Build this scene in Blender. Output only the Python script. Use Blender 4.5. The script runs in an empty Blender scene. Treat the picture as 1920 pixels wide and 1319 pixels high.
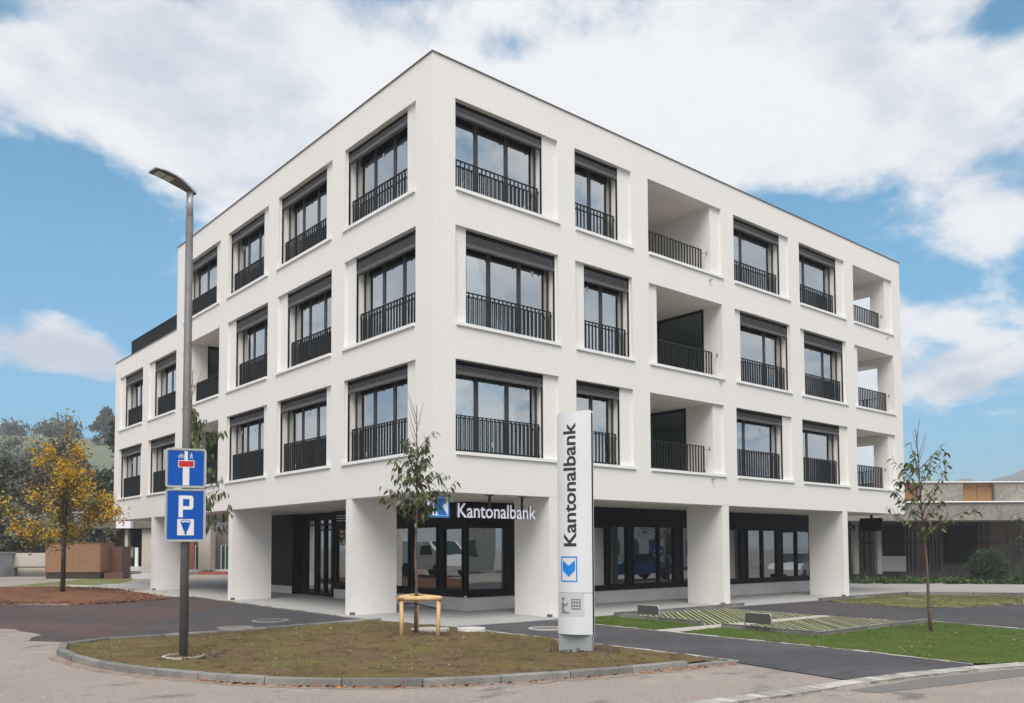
import bpy, bmesh, math, random
import numpy as np
from mathutils import Vector, Matrix
random.seed(7); rng=np.random.default_rng(7)
sc=bpy.context.scene; COL=sc.collection
R=math.radians
# ------------------------------------------------------------------ camera
CAM=(-10.158,-14.484,1.836)
cd=bpy.data.cameras.new('camera'); co=bpy.data.objects.new('camera',cd); COL.objects.link(co)
cd.sensor_width=36; cd.lens=30.014; cd.shift_x=0.0; cd.shift_y=(950.86-659.5)/1920
cd.clip_start=.1; cd.clip_end=3000
co.matrix_world=Matrix.Translation(CAM)@Matrix.Rotation(-math.atan2(.64709,.76087),4,'Z')@Matrix.Rotation(R(90+2.781),4,'X')@Matrix.Rotation(R(-.237),4,'Z')
sc.camera=co
# ------------------------------------------------------------------ view
sc.view_settings.view_transform='Standard'; sc.view_settings.look='None'
sc.view_settings.exposure=0.13; sc.view_settings.gamma=1.0
sc.view_settings.use_curve_mapping=False
# ------------------------------------------------------------------ world
W=bpy.data.worlds.new('World'); sc.world=W; W.use_nodes=True
nt=W.node_tree; nt.nodes.clear(); NL=nt.links
SUN_EL,SUN_AZ=R(54),math.atan2(-.92,-1)      # azimuth measured from +Y towards +X
def wn(t,**k):
    n=nt.nodes.new(t)
    for a,b in k.items(): setattr(n,a,b)
    return n
def wm(op,a,b=None,c=None,clamp=False):
    n=wn('ShaderNodeMath',operation=op,use_clamp=clamp)
    for i,v in enumerate((a,b,c)):
        if v is None: continue
        if isinstance(v,(int,float)): n.inputs[i].default_value=v
        else: NL.new(v,n.inputs[i])
    return n.outputs[0]
tc=wn('ShaderNodeTexCoord'); sep=wn('ShaderNodeSeparateXYZ'); NL.new(tc.outputs['Generated'],sep.inputs[0])
sx,sy,sz=sep.outputs
az=wm('ARCTAN2',sx,sy); el=wm('ARCSINE',sz)
BL=[(0.306,0.499,0.181,0.07,1.0),(0.493,0.463,0.221,0.097,1.0),(0.952,0.513,0.313,0.072,1.0),(0.89,0.443,0.185,0.057,0.9),(1.189,0.422,0.149,0.062,0.95),(0.233,0.205,0.058,0.036,1.7),(1.208,0.204,0.087,0.053,1.0),(0.174,0.43,0.053,0.032,0.7),(1.216,0.333,0.053,0.05,0.7),(1.215,0.133,0.081,0.018,0.35),(0.707,0.419,0.255,0.081,0.6),(0.187,0.305,0.111,0.071,-1.0),(0.700,0.540,0.060,0.022,-0.55),(1.076,0.36,0.093,0.042,-1.0),(1.13,0.100,0.20,0.036,-0.9),(0.163,0.509,0.038,0.017,-0.9),(1.246,0.503,0.028,0.017,-0.8),(0.283,0.266,0.079,0.071,-0.8),(0.219,0.139,0.148,0.033,-1.0),(1.096,.263,.036,.030,1.6),(1.088,.185,.036,.034,1.5),(1.094,.103,.028,.030,2.3),(1.19,.272,.09,.020,-.85),(.10,.33,.05,.03,.5),(.72,.60,.2,.03,.6)]
acc=None
for a,e,ra,re,w in BL:
    da=wm('MULTIPLY',wm('SUBTRACT',az,a),1/(ra*1.15)); de=wm('MULTIPLY',wm('SUBTRACT',el,e),1/(re*1.15))
    d2=wm('ADD',wm('MULTIPLY',da,da),wm('MULTIPLY',de,de))
    g=wm('MULTIPLY',wm('EXPONENT',wm('MULTIPLY',d2,-1.0)),w)
    acc=g if acc is None else wm('ADD',acc,g)
# cloud noise lives on a plane high above, so clouds flatten towards the horizon
mp=wn('ShaderNodeCombineXYZ'); zz=wm('ADD',wm('MAXIMUM',sz,0.0),0.30)
NL.new(wm('DIVIDE',sx,zz),mp.inputs[0]); NL.new(wm('DIVIDE',sy,zz),mp.inputs[1])
def noise(scale,detail,rough,off,dist=0.0):
    m=wn('ShaderNodeVectorMath',operation='ADD'); NL.new(mp.outputs[0],m.inputs[0]); m.inputs[1].default_value=off
    n=wn('ShaderNodeTexNoise'); n.inputs['Scale'].default_value=scale; n.inputs['Detail'].default_value=detail
    n.inputs['Roughness'].default_value=rough; n.inputs['Distortion'].default_value=dist
    NL.new(m.outputs[0],n.inputs['Vector']); return n.outputs['Fac']
n1=noise(3.2,11,.60,(3.1,1.7,0),.25); n2=noise(2.1,9,.55,(8.3,2.2,4)); n3=noise(8.0,8,.6,(1.3,5.2,2))
# wide veil of cloud everywhere else; in view the blobs decide
dens=wm('ADD',wm('ADD',wm('MULTIPLY',wm('SUBTRACT',n1,.5),4.3),wm('MULTIPLY',wm('SUBTRACT',n3,.5),1.1)),wm('ADD',wm('MULTIPLY',acc,1.0),-.05))
inview=wm('MULTIPLY',wm('LESS_THAN',wm('ABSOLUTE',wm('SUBTRACT',az,.70)),.95),1.0)
dens=wm('ADD',dens,wm('MULTIPLY',wm('SUBTRACT',1.0,wm('MULTIPLY',wm('SUBTRACT',1.0,wm('ABSOLUTE',wm('SUBTRACT',az,.70))),3.6,clamp=True)),.85))
cov=wn('ShaderNodeMapRange',interpolation_type='SMOOTHSTEP'); NL.new(dens,cov.inputs[0])
cov.inputs[1].default_value=-.08; cov.inputs[2].default_value=.86
sky=wn('ShaderNodeTexSky',sky_type='NISHITA',sun_disc=False); sky.sun_elevation=SUN_EL; sky.sun_rotation=SUN_AZ
sky.air_density=1.0; sky.dust_density=.6; sky.ozone_density=2.0
tint=wn('ShaderNodeMix',data_type='RGBA',blend_type='MULTIPLY'); tint.inputs[0].default_value=1
NL.new(sky.outputs[0],tint.inputs[6])
er=wn('ShaderNodeValToRGB'); NL.new(wm('MULTIPLY',el,1.4),er.inputs[0]); ce=er.color_ramp.elements
ce[0].position=0.0; ce[0].color=(.44,.70,.86,1); ce[1].position=.75; ce[1].color=(1.06,1.66,1.54,1)
for p_,c_ in((.12,(.50,.86,1.04)),(.28,(.78,1.20,1.27)),(.45,(.95,1.50,1.45))): e_=ce.new(p_); e_.color=(*c_,1)
NL.new(er.outputs[0],tint.inputs[7])
# cloud body: light tops, blue grey thick parts
shade=wn('ShaderNodeMapRange',interpolation_type='SMOOTHSTEP'); NL.new(wm('ADD',wm('MULTIPLY',n2,.75),wm('MULTIPLY',n3,.25)),shade.inputs[0])
shade.inputs[1].default_value=.40; shade.inputs[2].default_value=.57
cc=wn('ShaderNodeMix',data_type='RGBA'); NL.new(shade.outputs[0],cc.inputs[0])
cc.inputs[6].default_value=(5.5,6.0,6.8,1); cc.inputs[7].default_value=(8.2,8.3,8.5,1)
mx=wn('ShaderNodeMix',data_type='RGBA'); NL.new(wm('MULTIPLY',cov.outputs[0],.97),mx.inputs[0]); NL.new(tint.outputs[2],mx.inputs[6]); NL.new(cc.outputs[2],mx.inputs[7])
bg=wn('ShaderNodeBackground'); NL.new(mx.outputs[2],bg.inputs[0]); bg.inputs[1].default_value=.105
ow=wn('ShaderNodeOutputWorld'); NL.new(bg.outputs[0],ow.inputs[0])
# ------------------------------------------------------------------ sun
sd=bpy.data.lights.new('sun','SUN'); so=bpy.data.objects.new('sun',sd); COL.objects.link(so)
sd.energy=3.45; sd.angle=R(42); sd.color=(1,.945,.88)
sdir=Vector((math.sin(SUN_AZ)*math.cos(SUN_EL),math.cos(SUN_AZ)*math.cos(SUN_EL),math.sin(SUN_EL)))
so.rotation_euler=sdir.to_track_quat('Z','Y').to_euler(); so.location=(-20,-20,30)

# ================================================================== helpers
def gz(x,y): return .24-.0042*min(max(x,-30),40)+.0068*min(max(y,-30),40)
def gza(x,y): return .24-.0042*np.clip(x,-30,40)+.0068*np.clip(y,-30,40)
class MB:
    def __init__(s): s.v=[]; s.f=[]
    def add(s,vs,fs):
        n=len(s.v); s.v+=[tuple(v) for v in vs]; s.f+=[tuple(n+i for i in f) for f in fs]; return s
    def box(s,x0,x1,y0,y1,z0,z1,f=None):
        vs=[(x,y,z) for z in (z0,z1) for y in (y0,y1) for x in (x0,x1)]
        if f: vs=[f(*v) for v in vs]
        return s.add(vs,[(0,1,3,2),(4,6,7,5),(0,4,5,1),(2,3,7,6),(0,2,6,4),(1,5,7,3)])
    def prism(s,poly,z0,z1,f=None):
        n=len(poly); vs=[(x,y,z0) for x,y in poly]+[(x,y,z1) for x,y in poly]
        if f: vs=[f(*v) for v in vs]
        return s.add(vs,[tuple(range(n))[::-1],tuple(range(n,2*n))]+[(i,(i+1)%n,n+(i+1)%n,n+i) for i in range(n)])
    def tube(s,pts,rad,n=8,caps=True):
        pts=[Vector(p) for p in pts]; rad=rad if isinstance(rad,(list,tuple)) else [rad]*len(pts)
        base=len(s.v); rings=[]
        for i,p in enumerate(pts):
            d=(pts[min(i+1,len(pts)-1)]-pts[max(i-1,0)]).normalized()
            a=d.orthogonal() if i==0 else (rings_a-d*rings_a.dot(d))
            if a.length<1e-5: a=d.orthogonal()
            a.normalize(); rings_a=a; b=d.cross(a)
            for k in range(n):
                t=2*math.pi*k/n; s.v.append(tuple(p+(a*math.cos(t)+b*math.sin(t))*rad[i]))
        for i in range(len(pts)-1):
            for k in range(n):
                a0=base+i*n+k; a1=base+i*n+(k+1)%n
                s.f.append((a0,a1,a1+n,a0+n))
        if caps: s.f.append(tuple(base+k for k in range(n))[::-1]); e=base+(len(pts)-1)*n; s.f.append(tuple(e+k for k in range(n)))
        return s
    def mesh(s,name,mat=None,smooth=False,recalc=True):
        me=bpy.data.meshes.new(name); me.from_pydata(s.v,[],s.f); 
        if recalc:
            bm=bmesh.new(); bm.from_mesh(me); bmesh.ops.recalc_face_normals(bm,faces=bm.faces); bm.to_mesh(me); bm.free()
        if mat: me.materials.append(mat)
        if smooth: me.polygons.foreach_set('use_smooth',[True]*len(me.polygons))
        me.update(); return me
    def build(s,name,mat,parent=None,smooth=False,loc=None,recalc=True):
        return link(name,s.mesh(name,mat,smooth,recalc),parent,loc)
def link(name,me,parent=None,loc=None,rz=None):
    o=bpy.data.objects.new(name,me); COL.objects.link(o)
    if parent: o.parent=parent
    if loc: o.location=loc
    if rz is not None: o.rotation_euler=(0,0,rz)
    return o
def tag(o,label,cat,group=None):
    o['label']=label; o['category']=cat
    if group: o['group']=group
    return o
def empty(name,loc=(0,0,0),rz=0): return link(name,None,None,loc,rz)
def struct(o): o['kind']='structure'; return o
def stuff(o): o['kind']='stuff'; return o
# ------------------------------------------------------------------ materials
def mat(name,col,rough=.8,metal=0,spec=.5,bump=None,var=None,extra=None,coord='Object'):
    """bump=(scale,strength,distance); var=list of (scale,colour,lo,hi[,detail]) layers mixed over col"""
    m=bpy.data.materials.new(name); m.use_nodes=True; t=m.node_tree; b=t.nodes['Principled BSDF']
    b.inputs['Roughness'].default_value=rough; b.inputs['Metallic'].default_value=metal
    b.inputs['Specular IOR Level'].default_value=spec
    b.inputs['Base Color'].default_value=(*col,1)
    c=t.nodes.new('ShaderNodeTexCoord'); last=None
    for i,vv in enumerate(var or []):
        sc_,c2,lo,hi=vv[:4]; det=vv[4] if len(vv)>4 else 6; st=vv[5] if len(vv)>5 else None
        n=t.nodes.new('ShaderNodeTexNoise'); n.inputs['Scale'].default_value=sc_; n.inputs['Detail'].default_value=det; n.inputs['Roughness'].default_value=.62
        mp=t.nodes.new('ShaderNodeMapping'); mp.inputs['Location'].default_value=(i*7.3,i*3.1,i*1.7)
        if st: mp.inputs['Scale'].default_value=st
        t.links.new(c.outputs[coord],mp.inputs[0]); t.links.new(mp.outputs[0],n.inputs['Vector'])
        r=t.nodes.new('ShaderNodeMapRange'); r.interpolation_type='SMOOTHSTEP'; r.inputs[1].default_value=lo; r.inputs[2].default_value=hi
        t.links.new(n.outputs['Fac'],r.inputs[0])
        x=t.nodes.new('ShaderNodeMix'); x.data_type='RGBA'; t.links.new(r.outputs[0],x.inputs[0])
        if last: t.links.new(last,x.inputs[6])
        else: x.inputs[6].default_value=(*col,1)
        x.inputs[7].default_value=(*c2,1); last=x.outputs[2]
    if last: t.links.new(last,b.inputs['Base Color'])
    if bump:
        n=t.nodes.new('ShaderNodeTexNoise'); n.inputs['Scale'].default_value=bump[0]; n.inputs['Detail'].default_value=5
        t.links.new(c.outputs[coord],n.inputs['Vector'])
        bp=t.nodes.new('ShaderNodeBump'); bp.inputs['Strength'].default_value=bump[1]; bp.inputs['Distance'].default_value=bump[2]
        t.links.new(n.outputs['Fac'],bp.inputs['Height']); t.links.new(bp.outputs[0],b.inputs['Normal'])
    return m
def leafmat(name,cols,rough=.55,trans=.25):
    m=bpy.data.materials.new(name); m.use_nodes=True; t=m.node_tree; b=t.nodes['Principled BSDF']
    g=t.nodes.new('ShaderNodeNewGeometry'); oi=t.nodes.new('ShaderNodeObjectInfo')
    ad=t.nodes.new('ShaderNodeMath'); ad.operation='ADD'; t.links.new(g.outputs['Random Per Island'],ad.inputs[0]); t.links.new(oi.outputs['Random'],ad.inputs[1])
    fr=t.nodes.new('ShaderNodeMath'); fr.operation='FRACT'; t.links.new(ad.outputs[0],fr.inputs[0])
    cr=t.nodes.new('ShaderNodeValToRGB'); cr.color_ramp.interpolation='LINEAR'
    while len(cr.color_ramp.elements)<len(cols): cr.color_ramp.elements.new(.5)
    for i,cx in enumerate(cols): cr.color_ramp.elements[i].position=i/(len(cols)-1); cr.color_ramp.elements[i].color=(*cx,1)
    t.links.new(fr.outputs[0],cr.inputs[0]); t.links.new(cr.outputs[0],b.inputs['Base Color'])
    b.inputs['Roughness'].default_value=rough; b.inputs['Specular IOR Level'].default_value=.4
    tr=t.nodes.new('ShaderNodeBsdfTranslucent'); t.links.new(cr.outputs[0],tr.inputs[0])
    mx=t.nodes.new('ShaderNodeMixShader'); mx.inputs[0].default_value=trans
    t.links.new(b.outputs[0],mx.inputs[1]); t.links.new(tr.outputs[0],mx.inputs[2]); t.links.new(mx.outputs[0],t.nodes['Material Output'].inputs[0])
    return m
def glassmat(name,tintc,base):
    m=bpy.data.materials.new(name); m.use_nodes=True; t=m.node_tree; t.nodes.remove(t.nodes['Principled BSDF'])
    tr=t.nodes.new('ShaderNodeBsdfTransparent'); tr.inputs[0].default_value=(*tintc,1)
    gl=t.nodes.new('ShaderNodeBsdfGlossy'); gl.inputs['Roughness'].default_value=.012; gl.inputs[0].default_value=(.93,.96,.97,1)
    tc_=t.nodes.new('ShaderNodeTexCoord'); n=t.nodes.new('ShaderNodeTexNoise'); n.inputs['Scale'].default_value=1.1; n.inputs['Detail'].default_value=1
    t.links.new(tc_.outputs['Object'],n.inputs['Vector']); bp=t.nodes.new('ShaderNodeBump'); bp.inputs['Strength'].default_value=.25; bp.inputs['Distance'].default_value=.012
    t.links.new(n.outputs['Fac'],bp.inputs['Height']); t.links.new(bp.outputs[0],gl.inputs['Normal'])
    fr=t.nodes.new('ShaderNodeFresnel'); fr.inputs[0].default_value=1.5; oi=t.nodes.new('ShaderNodeObjectInfo'); mp_=t.nodes.new('ShaderNodeCombineXYZ'); t.links.new(oi.outputs['Random'],mp_.inputs[0]); sc2=t.nodes.new('ShaderNodeVectorMath'); sc2.operation='MULTIPLY_ADD'; sc2.inputs[1].default_value=(37,0,0); t.links.new(mp_.outputs[0],sc2.inputs[0]); t.links.new(tc_.outputs['Object'],sc2.inputs[2]); t.links.new(sc2.outputs[0],n.inputs['Vector'])
    mr=t.nodes.new('ShaderNodeMath'); mr.operation='MULTIPLY_ADD'; mr.inputs[1].default_value=1-base; mr.inputs[2].default_value=base; t.links.new(fr.outputs[0],mr.inputs[0])
    mx=t.nodes.new('ShaderNodeMixShader'); t.links.new(mr.outputs[0],mx.inputs[0]); t.links.new(tr.outputs[0],mx.inputs[1]); t.links.new(gl.outputs[0],mx.inputs[2])
    t.links.new(mx.outputs[0],t.nodes['Material Output'].inputs[0]); return m
def emis(name,col,s):
    m=bpy.data.materials.new(name); m.use_nodes=True; b=m.node_tree.nodes['Principled BSDF']
    b.inputs['Base Color'].default_value=(*col,1); b.inputs['Emission Color'].default_value=(*col,1); b.inputs['Emission Strength'].default_value=s; return m
M={}
M['plaster']=mat('plaster',(.79,.76,.728),.92,bump=(45,.6,.012),var=[(.35,(.765,.742,.718),.4,.75),(9,(.74,.715,.69),.5,.75),(30,(.70,.675,.65),.52,.72,3)],spec=.25)
M['plaster_in']=mat('loggia_plaster',(.76,.72,.68),.92,bump=(60,.3,.006),var=[(.5,(.72,.68,.64),.4,.7)],spec=.25)
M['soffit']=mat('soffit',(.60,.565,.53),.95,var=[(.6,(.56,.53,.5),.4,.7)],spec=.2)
M['column']=mat('column_plaster',(.78,.75,.72),.9,bump=(60,.3,.006),var=[(1.2,(.73,.70,.67),.4,.75)],spec=.25)
M['plinth']=mat('plinth_concrete',(.62,.60,.57),.85,bump=(40,.3,.006),var=[(1.5,(.54,.525,.5),.4,.7)],spec=.3)
M['sill']=mat('sill_white',(.80,.80,.79),.45,var=[(2,(.72,.72,.72),.5,.8)])
M['coping']=mat('roof_coping',(.16,.13,.11),.5,.3)
M['black']=mat('black_frame',(.004,.004,.0045),.5,.0,spec=.14,var=[(3,(.006,.006,.006),.4,.7)])
M['anth']=mat('anthracite_frame',(.050,.050,.053),.5,.1,spec=.3)
M['rail']=mat('railing_metal',(.026,.028,.030),.42,.4)
M['blind']=mat('blind_slats',(.20,.195,.195),.5,.35,var=[(4,(.18,.175,.17),.4,.7)])
M['blind2']=mat('blind_end_slat',(.115,.11,.11),.48,.3)
M['glass']=glassmat('window_glass',(.80,.90,.86),.54)
M['glass2']=glassmat('shop_glass',(.62,.66,.66),.27)
M['glass3']=glassmat('loggia_glass',(.45,.60,.55),.08)
M['inner']=mat('interior_wall',(.50,.58,.54),.9,var=[(.8,(.44,.52,.48),.4,.7)])
M['greenwall']=mat('green_room_wall',(.36,.48,.42),.8); M['curtain']=mat('curtain_fabric',(.62,.64,.62),.9)
M['metal']=mat('galvanised_pole',(.165,.16,.158),.6,.25,var=[(6,(.13,.127,.125),.4,.7)],bump=(60,.1,.002))
M['lampgrey']=mat('lamp_housing',(.42,.42,.43),.4,.4); M['lampunder']=mat('lamp_underside',(.13,.115,.10),.6,.1)
M['led']=mat('led_lens',(.45,.47,.45),.3)
M['signblue']=mat('sign_blue',(.0,.072,.37),.45,spec=.25); M['signwhite']=mat('sign_white',(.68,.67,.65),.4); M['signred']=mat('sign_red',(.50,.012,.01),.35)
M['alu']=mat('aluminium',(.48,.50,.49),.4,.6)
M['pyl']=mat('pylon_white',(.66,.67,.69),.35,var=[(.8,(.62,.63,.65),.4,.7)]); M['pylbase']=mat('pylon_base_grey',(.32,.36,.37),.5,.2)
M['letdark']=mat('lettering_dark',(.025,.024,.028),.5); M['bankblue']=mat('bank_blue',(.0,.21,.66),.4); M['icongrey']=mat('icon_grey',(.20,.205,.21),.5); M['iconback']=mat('icon_field',(.52,.53,.55),.4)
M['letwhite']=emis('letter_white',(.74,.75,.84),.10); M['boxwhite']=emis('sign_box_white',(.70,.71,.77),.22)
M['letshade']=mat('letter_side_shade',(.10,.10,.12),.5); M['lampwarm']=emis('lamp_glow',(1,.72,.36),3.2); M['ceilglow']=emis('ceiling_lamp_glow',(1,.85,.55),4.5)
GR=[(260,(.30,.27,.245),.45,.62,3)]
M['road']=mat('old_asphalt',(.31,.262,.222),.95,bump=(140,.6,.012),spec=.2,var=[(.22,(.26,.226,.20),.42,.68),(1.3,(.36,.305,.258),.5,.72),(.55,(.15,.137,.128),.56,.64,9,(1,1.8,1)),(.9,(.33,.26,.20),.60,.70,9),(2.4,(.20,.18,.165),.62,.72,8),(48,(.20,.175,.155),.54,.70,2),(62,(.58,.52,.46),.58,.70,2)])
M['asph']=mat('dark_asphalt',(.062,.060,.066),.85,bump=(160,.6,.008),spec=.25,var=[(.25,(.085,.072,.072),.42,.65),(2.0,(.048,.047,.052),.5,.7),(.9,(.13,.12,.12),.66,.78,9,(.4,3,1)),(120,(.12,.115,.12),.60,.74,2)])
M['asphbrown']=mat('brown_asphalt',(.072,.058,.058),.9,bump=(120,.6,.008),spec=.2,var=[(.35,(.115,.072,.062),.42,.66),(1.5,(.07,.06,.062),.5,.7),(90,(.17,.14,.13),.6,.72,2)])
M['path']=mat('path_asphalt',(.070,.068,.074),.85,bump=(160,.7,.008),spec=.25,var=[(.4,(.095,.09,.096),.42,.66),(1.6,(.30,.28,.27),.67,.72,9,(.9,4,1)),(3,(.05,.05,.055),.52,.7),(120,(.15,.145,.15),.60,.74,2)])
M['patch']=mat('repair_asphalt',(.175,.162,.15),.9,bump=(140,.6,.01),spec=.2,var=[(2,(.18,.17,.16),.45,.7),(110,(.28,.26,.24),.6,.72,2)])
M['farroad']=mat('far_road',(.36,.33,.30),.95,spec=.2,bump=(60,.3,.01),var=[(.15,(.30,.275,.25),.42,.66),(.8,(.40,.37,.335),.5,.7),(30,(.27,.25,.23),.55,.72,2)])
M['terr']=mat('terrace_concrete',(.36,.355,.345),.85,bump=(70,.25,.004),spec=.25,var=[(.5,(.34,.335,.325),.42,.66),(3,(.44,.435,.42),.5,.72,6,(.4,2,1))])
M['edge']=mat('edging_stone',(.46,.43,.385),.9,bump=(50,.6,.012),var=[(6,(.34,.315,.28),.42,.66)])
M['granite']=mat('granite_kerb',(.225,.215,.195),.85,bump=(70,.7,.012),var=[(2.5,(.15,.145,.128),.4,.65),(140,(.42,.41,.39),.56,.68,2),(160,(.12,.12,.12),.58,.7,2)])
M['soil']=mat('soil_with_grass',(.145,.098,.053),.97,bump=(24,1,.03),spec=.1,var=[(.9,(.15,.12,.042),.44,.62),(3.5,(.088,.058,.034),.50,.66),(.7,(.13,.135,.034),.55,.70),(9,(.07,.048,.03),.56,.68),(60,(.20,.16,.11),.58,.7,3)])
M['lawn']=mat('lawn_ground',(.085,.115,.026),.97,bump=(30,1,.03),spec=.1,var=[(1.2,(.065,.115,.018),.42,.62),(1.9,(.125,.09,.045),.56,.72),(40,(.12,.13,.05),.58,.7,3)])
M['mulch']=mat('red_mulch',(.185,.095,.055),.97,bump=(14,1,.04),spec=.1,var=[(1.1,(.13,.065,.042),.42,.64),(10,(.26,.12,.065),.52,.7),(40,(.10,.05,.035),.55,.7,3)])
M['dryg']=mat('dry_grass_ground',(.15,.16,.06),.97,bump=(10,.8,.04),spec=.1,var=[(.4,(.24,.20,.12),.45,.65),(2.5,(.09,.13,.035),.48,.68),(14,(.22,.21,.10),.55,.72)])
M['ground']=mat('far_ground',(.12,.14,.06),.97,spec=.1,var=[(.05,(.09,.12,.04),.42,.64),(.4,(.15,.15,.08),.5,.7)])
M['hill']=mat('hill_field',(.145,.155,.10),.97,spec=.1,var=[(.02,(.17,.178,.115),.42,.64),(.25,(.12,.13,.082),.5,.7,5,(.3,2,1))])
M['farhill']=mat('far_hill',(.16,.15,.14),.97,spec=.1,var=[(.03,(.22,.19,.15),.42,.64),(.09,(.12,.12,.11),.5,.7)])
M['bark']=mat('cherry_bark',(.14,.085,.060),.85,bump=(50,.8,.01),var=[(20,(.085,.05,.04),.42,.64),(4,(.17,.12,.09),.5,.7)])
M['barkd']=mat('dark_bark',(.07,.052,.042),.9,bump=(30,.8,.02),var=[(12,(.15,.13,.11),.45,.66)])
M['twig']=mat('red_twig',(.13,.065,.05),.8)
M['wood']=mat('peeled_wood',(.58,.36,.15),.7,bump=(30,.4,.006),var=[(5,(.66,.46,.25),.42,.64,6,(3,3,.4)),(24,(.45,.26,.10),.55,.72,4,(3,3,.3))])
M['band']=mat('black_strap',(.012,.012,.012),.7)
M['cherry']=leafmat('cherry_leaf',[(.05,.085,.03),(.085,.125,.035),(.12,.155,.05),(.065,.10,.042),(.17,.17,.07),(.075,.11,.035)],.42,.22)
M['yellow']=leafmat('autumn_leaf',[(.74,.46,.03),(.60,.36,.03),(.24,.25,.04),(.78,.52,.04),(.55,.20,.03),(.74,.50,.05),(.20,.22,.04),(.70,.40,.03)],.5,.35)
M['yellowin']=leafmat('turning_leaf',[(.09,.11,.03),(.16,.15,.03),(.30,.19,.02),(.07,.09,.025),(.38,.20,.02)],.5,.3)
M['olive']=leafmat('olive_foliage',[(.075,.085,.045),(.10,.105,.055),(.06,.075,.04),(.12,.115,.07)],.6,.2)
M['brownf']=leafmat('brown_foliage',[(.12,.105,.075),(.09,.085,.06),(.15,.13,.09),(.08,.08,.05)],.6,.2)
M['darkg']=leafmat('dark_green_foliage',[(.028,.05,.022),(.04,.065,.028),(.055,.08,.035)],.6,.15)
M['ivy']=leafmat('ground_cover_leaf',[(.04,.085,.02),(.07,.13,.03),(.11,.17,.05),(.035,.07,.02)],.45,.2)
M['box']=leafmat('box_bush_leaf',[(.022,.045,.02),(.035,.065,.026),(.05,.085,.035)],.5,.15)
M['hazyf']=leafmat('wood_foliage',[(.09,.10,.07),(.12,.11,.075),(.075,.09,.065),(.15,.12,.08)],.7,.1)
M['grassb']=leafmat('grass_blade',[(.085,.16,.02),(.11,.19,.03),(.16,.20,.05),(.07,.14,.02)],.6,.3)
M['grasss']=leafmat('sparse_grass_blade',[(.12,.14,.03),(.16,.15,.045),(.19,.15,.06),(.10,.13,.03)],.6,.3)
M['fallen']=leafmat('fallen_leaf',[(.40,.12,.05),(.30,.09,.03),(.50,.22,.09),(.20,.07,.04)],.7,.1)
M['pebble']=leafmat('pebble_mix',[(.40,.34,.25),(.20,.14,.09),(.12,.08,.055),(.10,.07,.045),(.46,.41,.32),(.09,.06,.04)],.9,0)
M['oldconc']=mat('weathered_concrete',(.27,.245,.21),.95,bump=(12,.5,.02),var=[(.6,(.19,.17,.15),.42,.66),(3.2,(.09,.085,.075),.57,.70,8,(1.6,1.6,.22)),(14,(.36,.35,.32),.5,.7)])
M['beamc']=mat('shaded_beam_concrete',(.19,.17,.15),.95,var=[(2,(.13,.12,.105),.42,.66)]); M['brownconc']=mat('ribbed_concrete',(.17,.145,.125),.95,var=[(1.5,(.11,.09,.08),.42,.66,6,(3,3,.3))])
M['panelw']=mat('ochre_panel',(.27,.14,.05),.7,var=[(8,(.23,.115,.045),.42,.66)])
M['dark']=mat('dark_glazing',(.004,.004,.0045),.5,spec=.2); M['brownpaint']=mat('brown_panel',(.04,.026,.02),.6)
M['whitep']=mat('white_panel',(.55,.55,.55),.7,var=[(2,(.48,.48,.48),.42,.66)])
M['fence']=mat('brown_sheet',(.27,.145,.075),.6,var=[(.7,(.23,.12,.065),.42,.66)])
M['skirt']=mat('brown_skirt',(.13,.06,.045),.8); M['shed']=mat('grey_boards',(.36,.37,.38),.7,var=[(2,(.30,.31,.32),.42,.66)])
M['brick']=mat('orange_block',(.32,.10,.05),.85,var=[(6,(.22,.08,.05),.42,.66)])
M['cream']=mat('beige_render',(.52,.47,.40),.9,var=[(.8,(.46,.42,.36),.42,.66)])
M['orender']=mat('terracotta_render',(.38,.20,.11),.9)
M['carpaint']=mat('van_white',(.78,.79,.80),.25); M['tyre']=mat('tyre_rubber',(.015,.015,.015),.8); M['carglass']=mat('car_glass',(.02,.05,.045),.08)
M['pvstone']=mat('paver_concrete',(.38,.35,.265),.95,bump=(60,.6,.01),var=[(5,(.36,.34,.25),.42,.66)])
M['manhole']=mat('cast_iron',(.085,.075,.065),.7,.3,bump=(60,.8,.01)); M['ring']=mat('concrete_ring',(.46,.44,.40),.9,var=[(8,(.36,.34,.31),.42,.66)])
M['manring']=mat('worn_ring',(.27,.26,.235),.9,var=[(8,(.2,.19,.17),.42,.66)])
M['cement']=mat('cement_joint',(.42,.385,.34),.95,bump=(60,.5,.008),var=[(4,(.40,.37,.33),.45,.66)])

def rand_tint(m,lo,hi):
    t=m.node_tree; b=t.nodes['Principled BSDF']; l=b.inputs['Base Color'].links; 
    oi=t.nodes.new('ShaderNodeObjectInfo'); mr=t.nodes.new('ShaderNodeMapRange'); mr.inputs[3].default_value=lo; mr.inputs[4].default_value=hi; t.links.new(oi.outputs['Random'],mr.inputs[0])
    x=t.nodes.new('ShaderNodeMix'); x.data_type='RGBA'; x.blend_type='MULTIPLY'; x.inputs[0].default_value=1; t.links.new(l[0].from_socket,x.inputs[6]); t.links.new(mr.outputs[0],x.inputs[7]); t.links.new(x.outputs[2],b.inputs['Base Color'])
for k in ('granite','edge','pvstone'): rand_tint(M[k],.72,1.18)
# ================================================================== GROUND (structures)
def poly_sheet(name,poly,h,m,par=None):
    bm=bmesh.new(); vs=[bm.verts.new((x,y,gz(x,y)+h)) for x,y in poly]; f=bm.faces.new(vs)
    bmesh.ops.triangulate(bm,faces=[f]); 
    for f in bm.faces:
        if f.normal.z<0: f.normal_flip()
    me=bpy.data.meshes.new(name); bm.to_mesh(me); bm.free(); me.materials.append(m)
    o=link(name,me,par); 
    if not par: struct(o)
    return o
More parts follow.
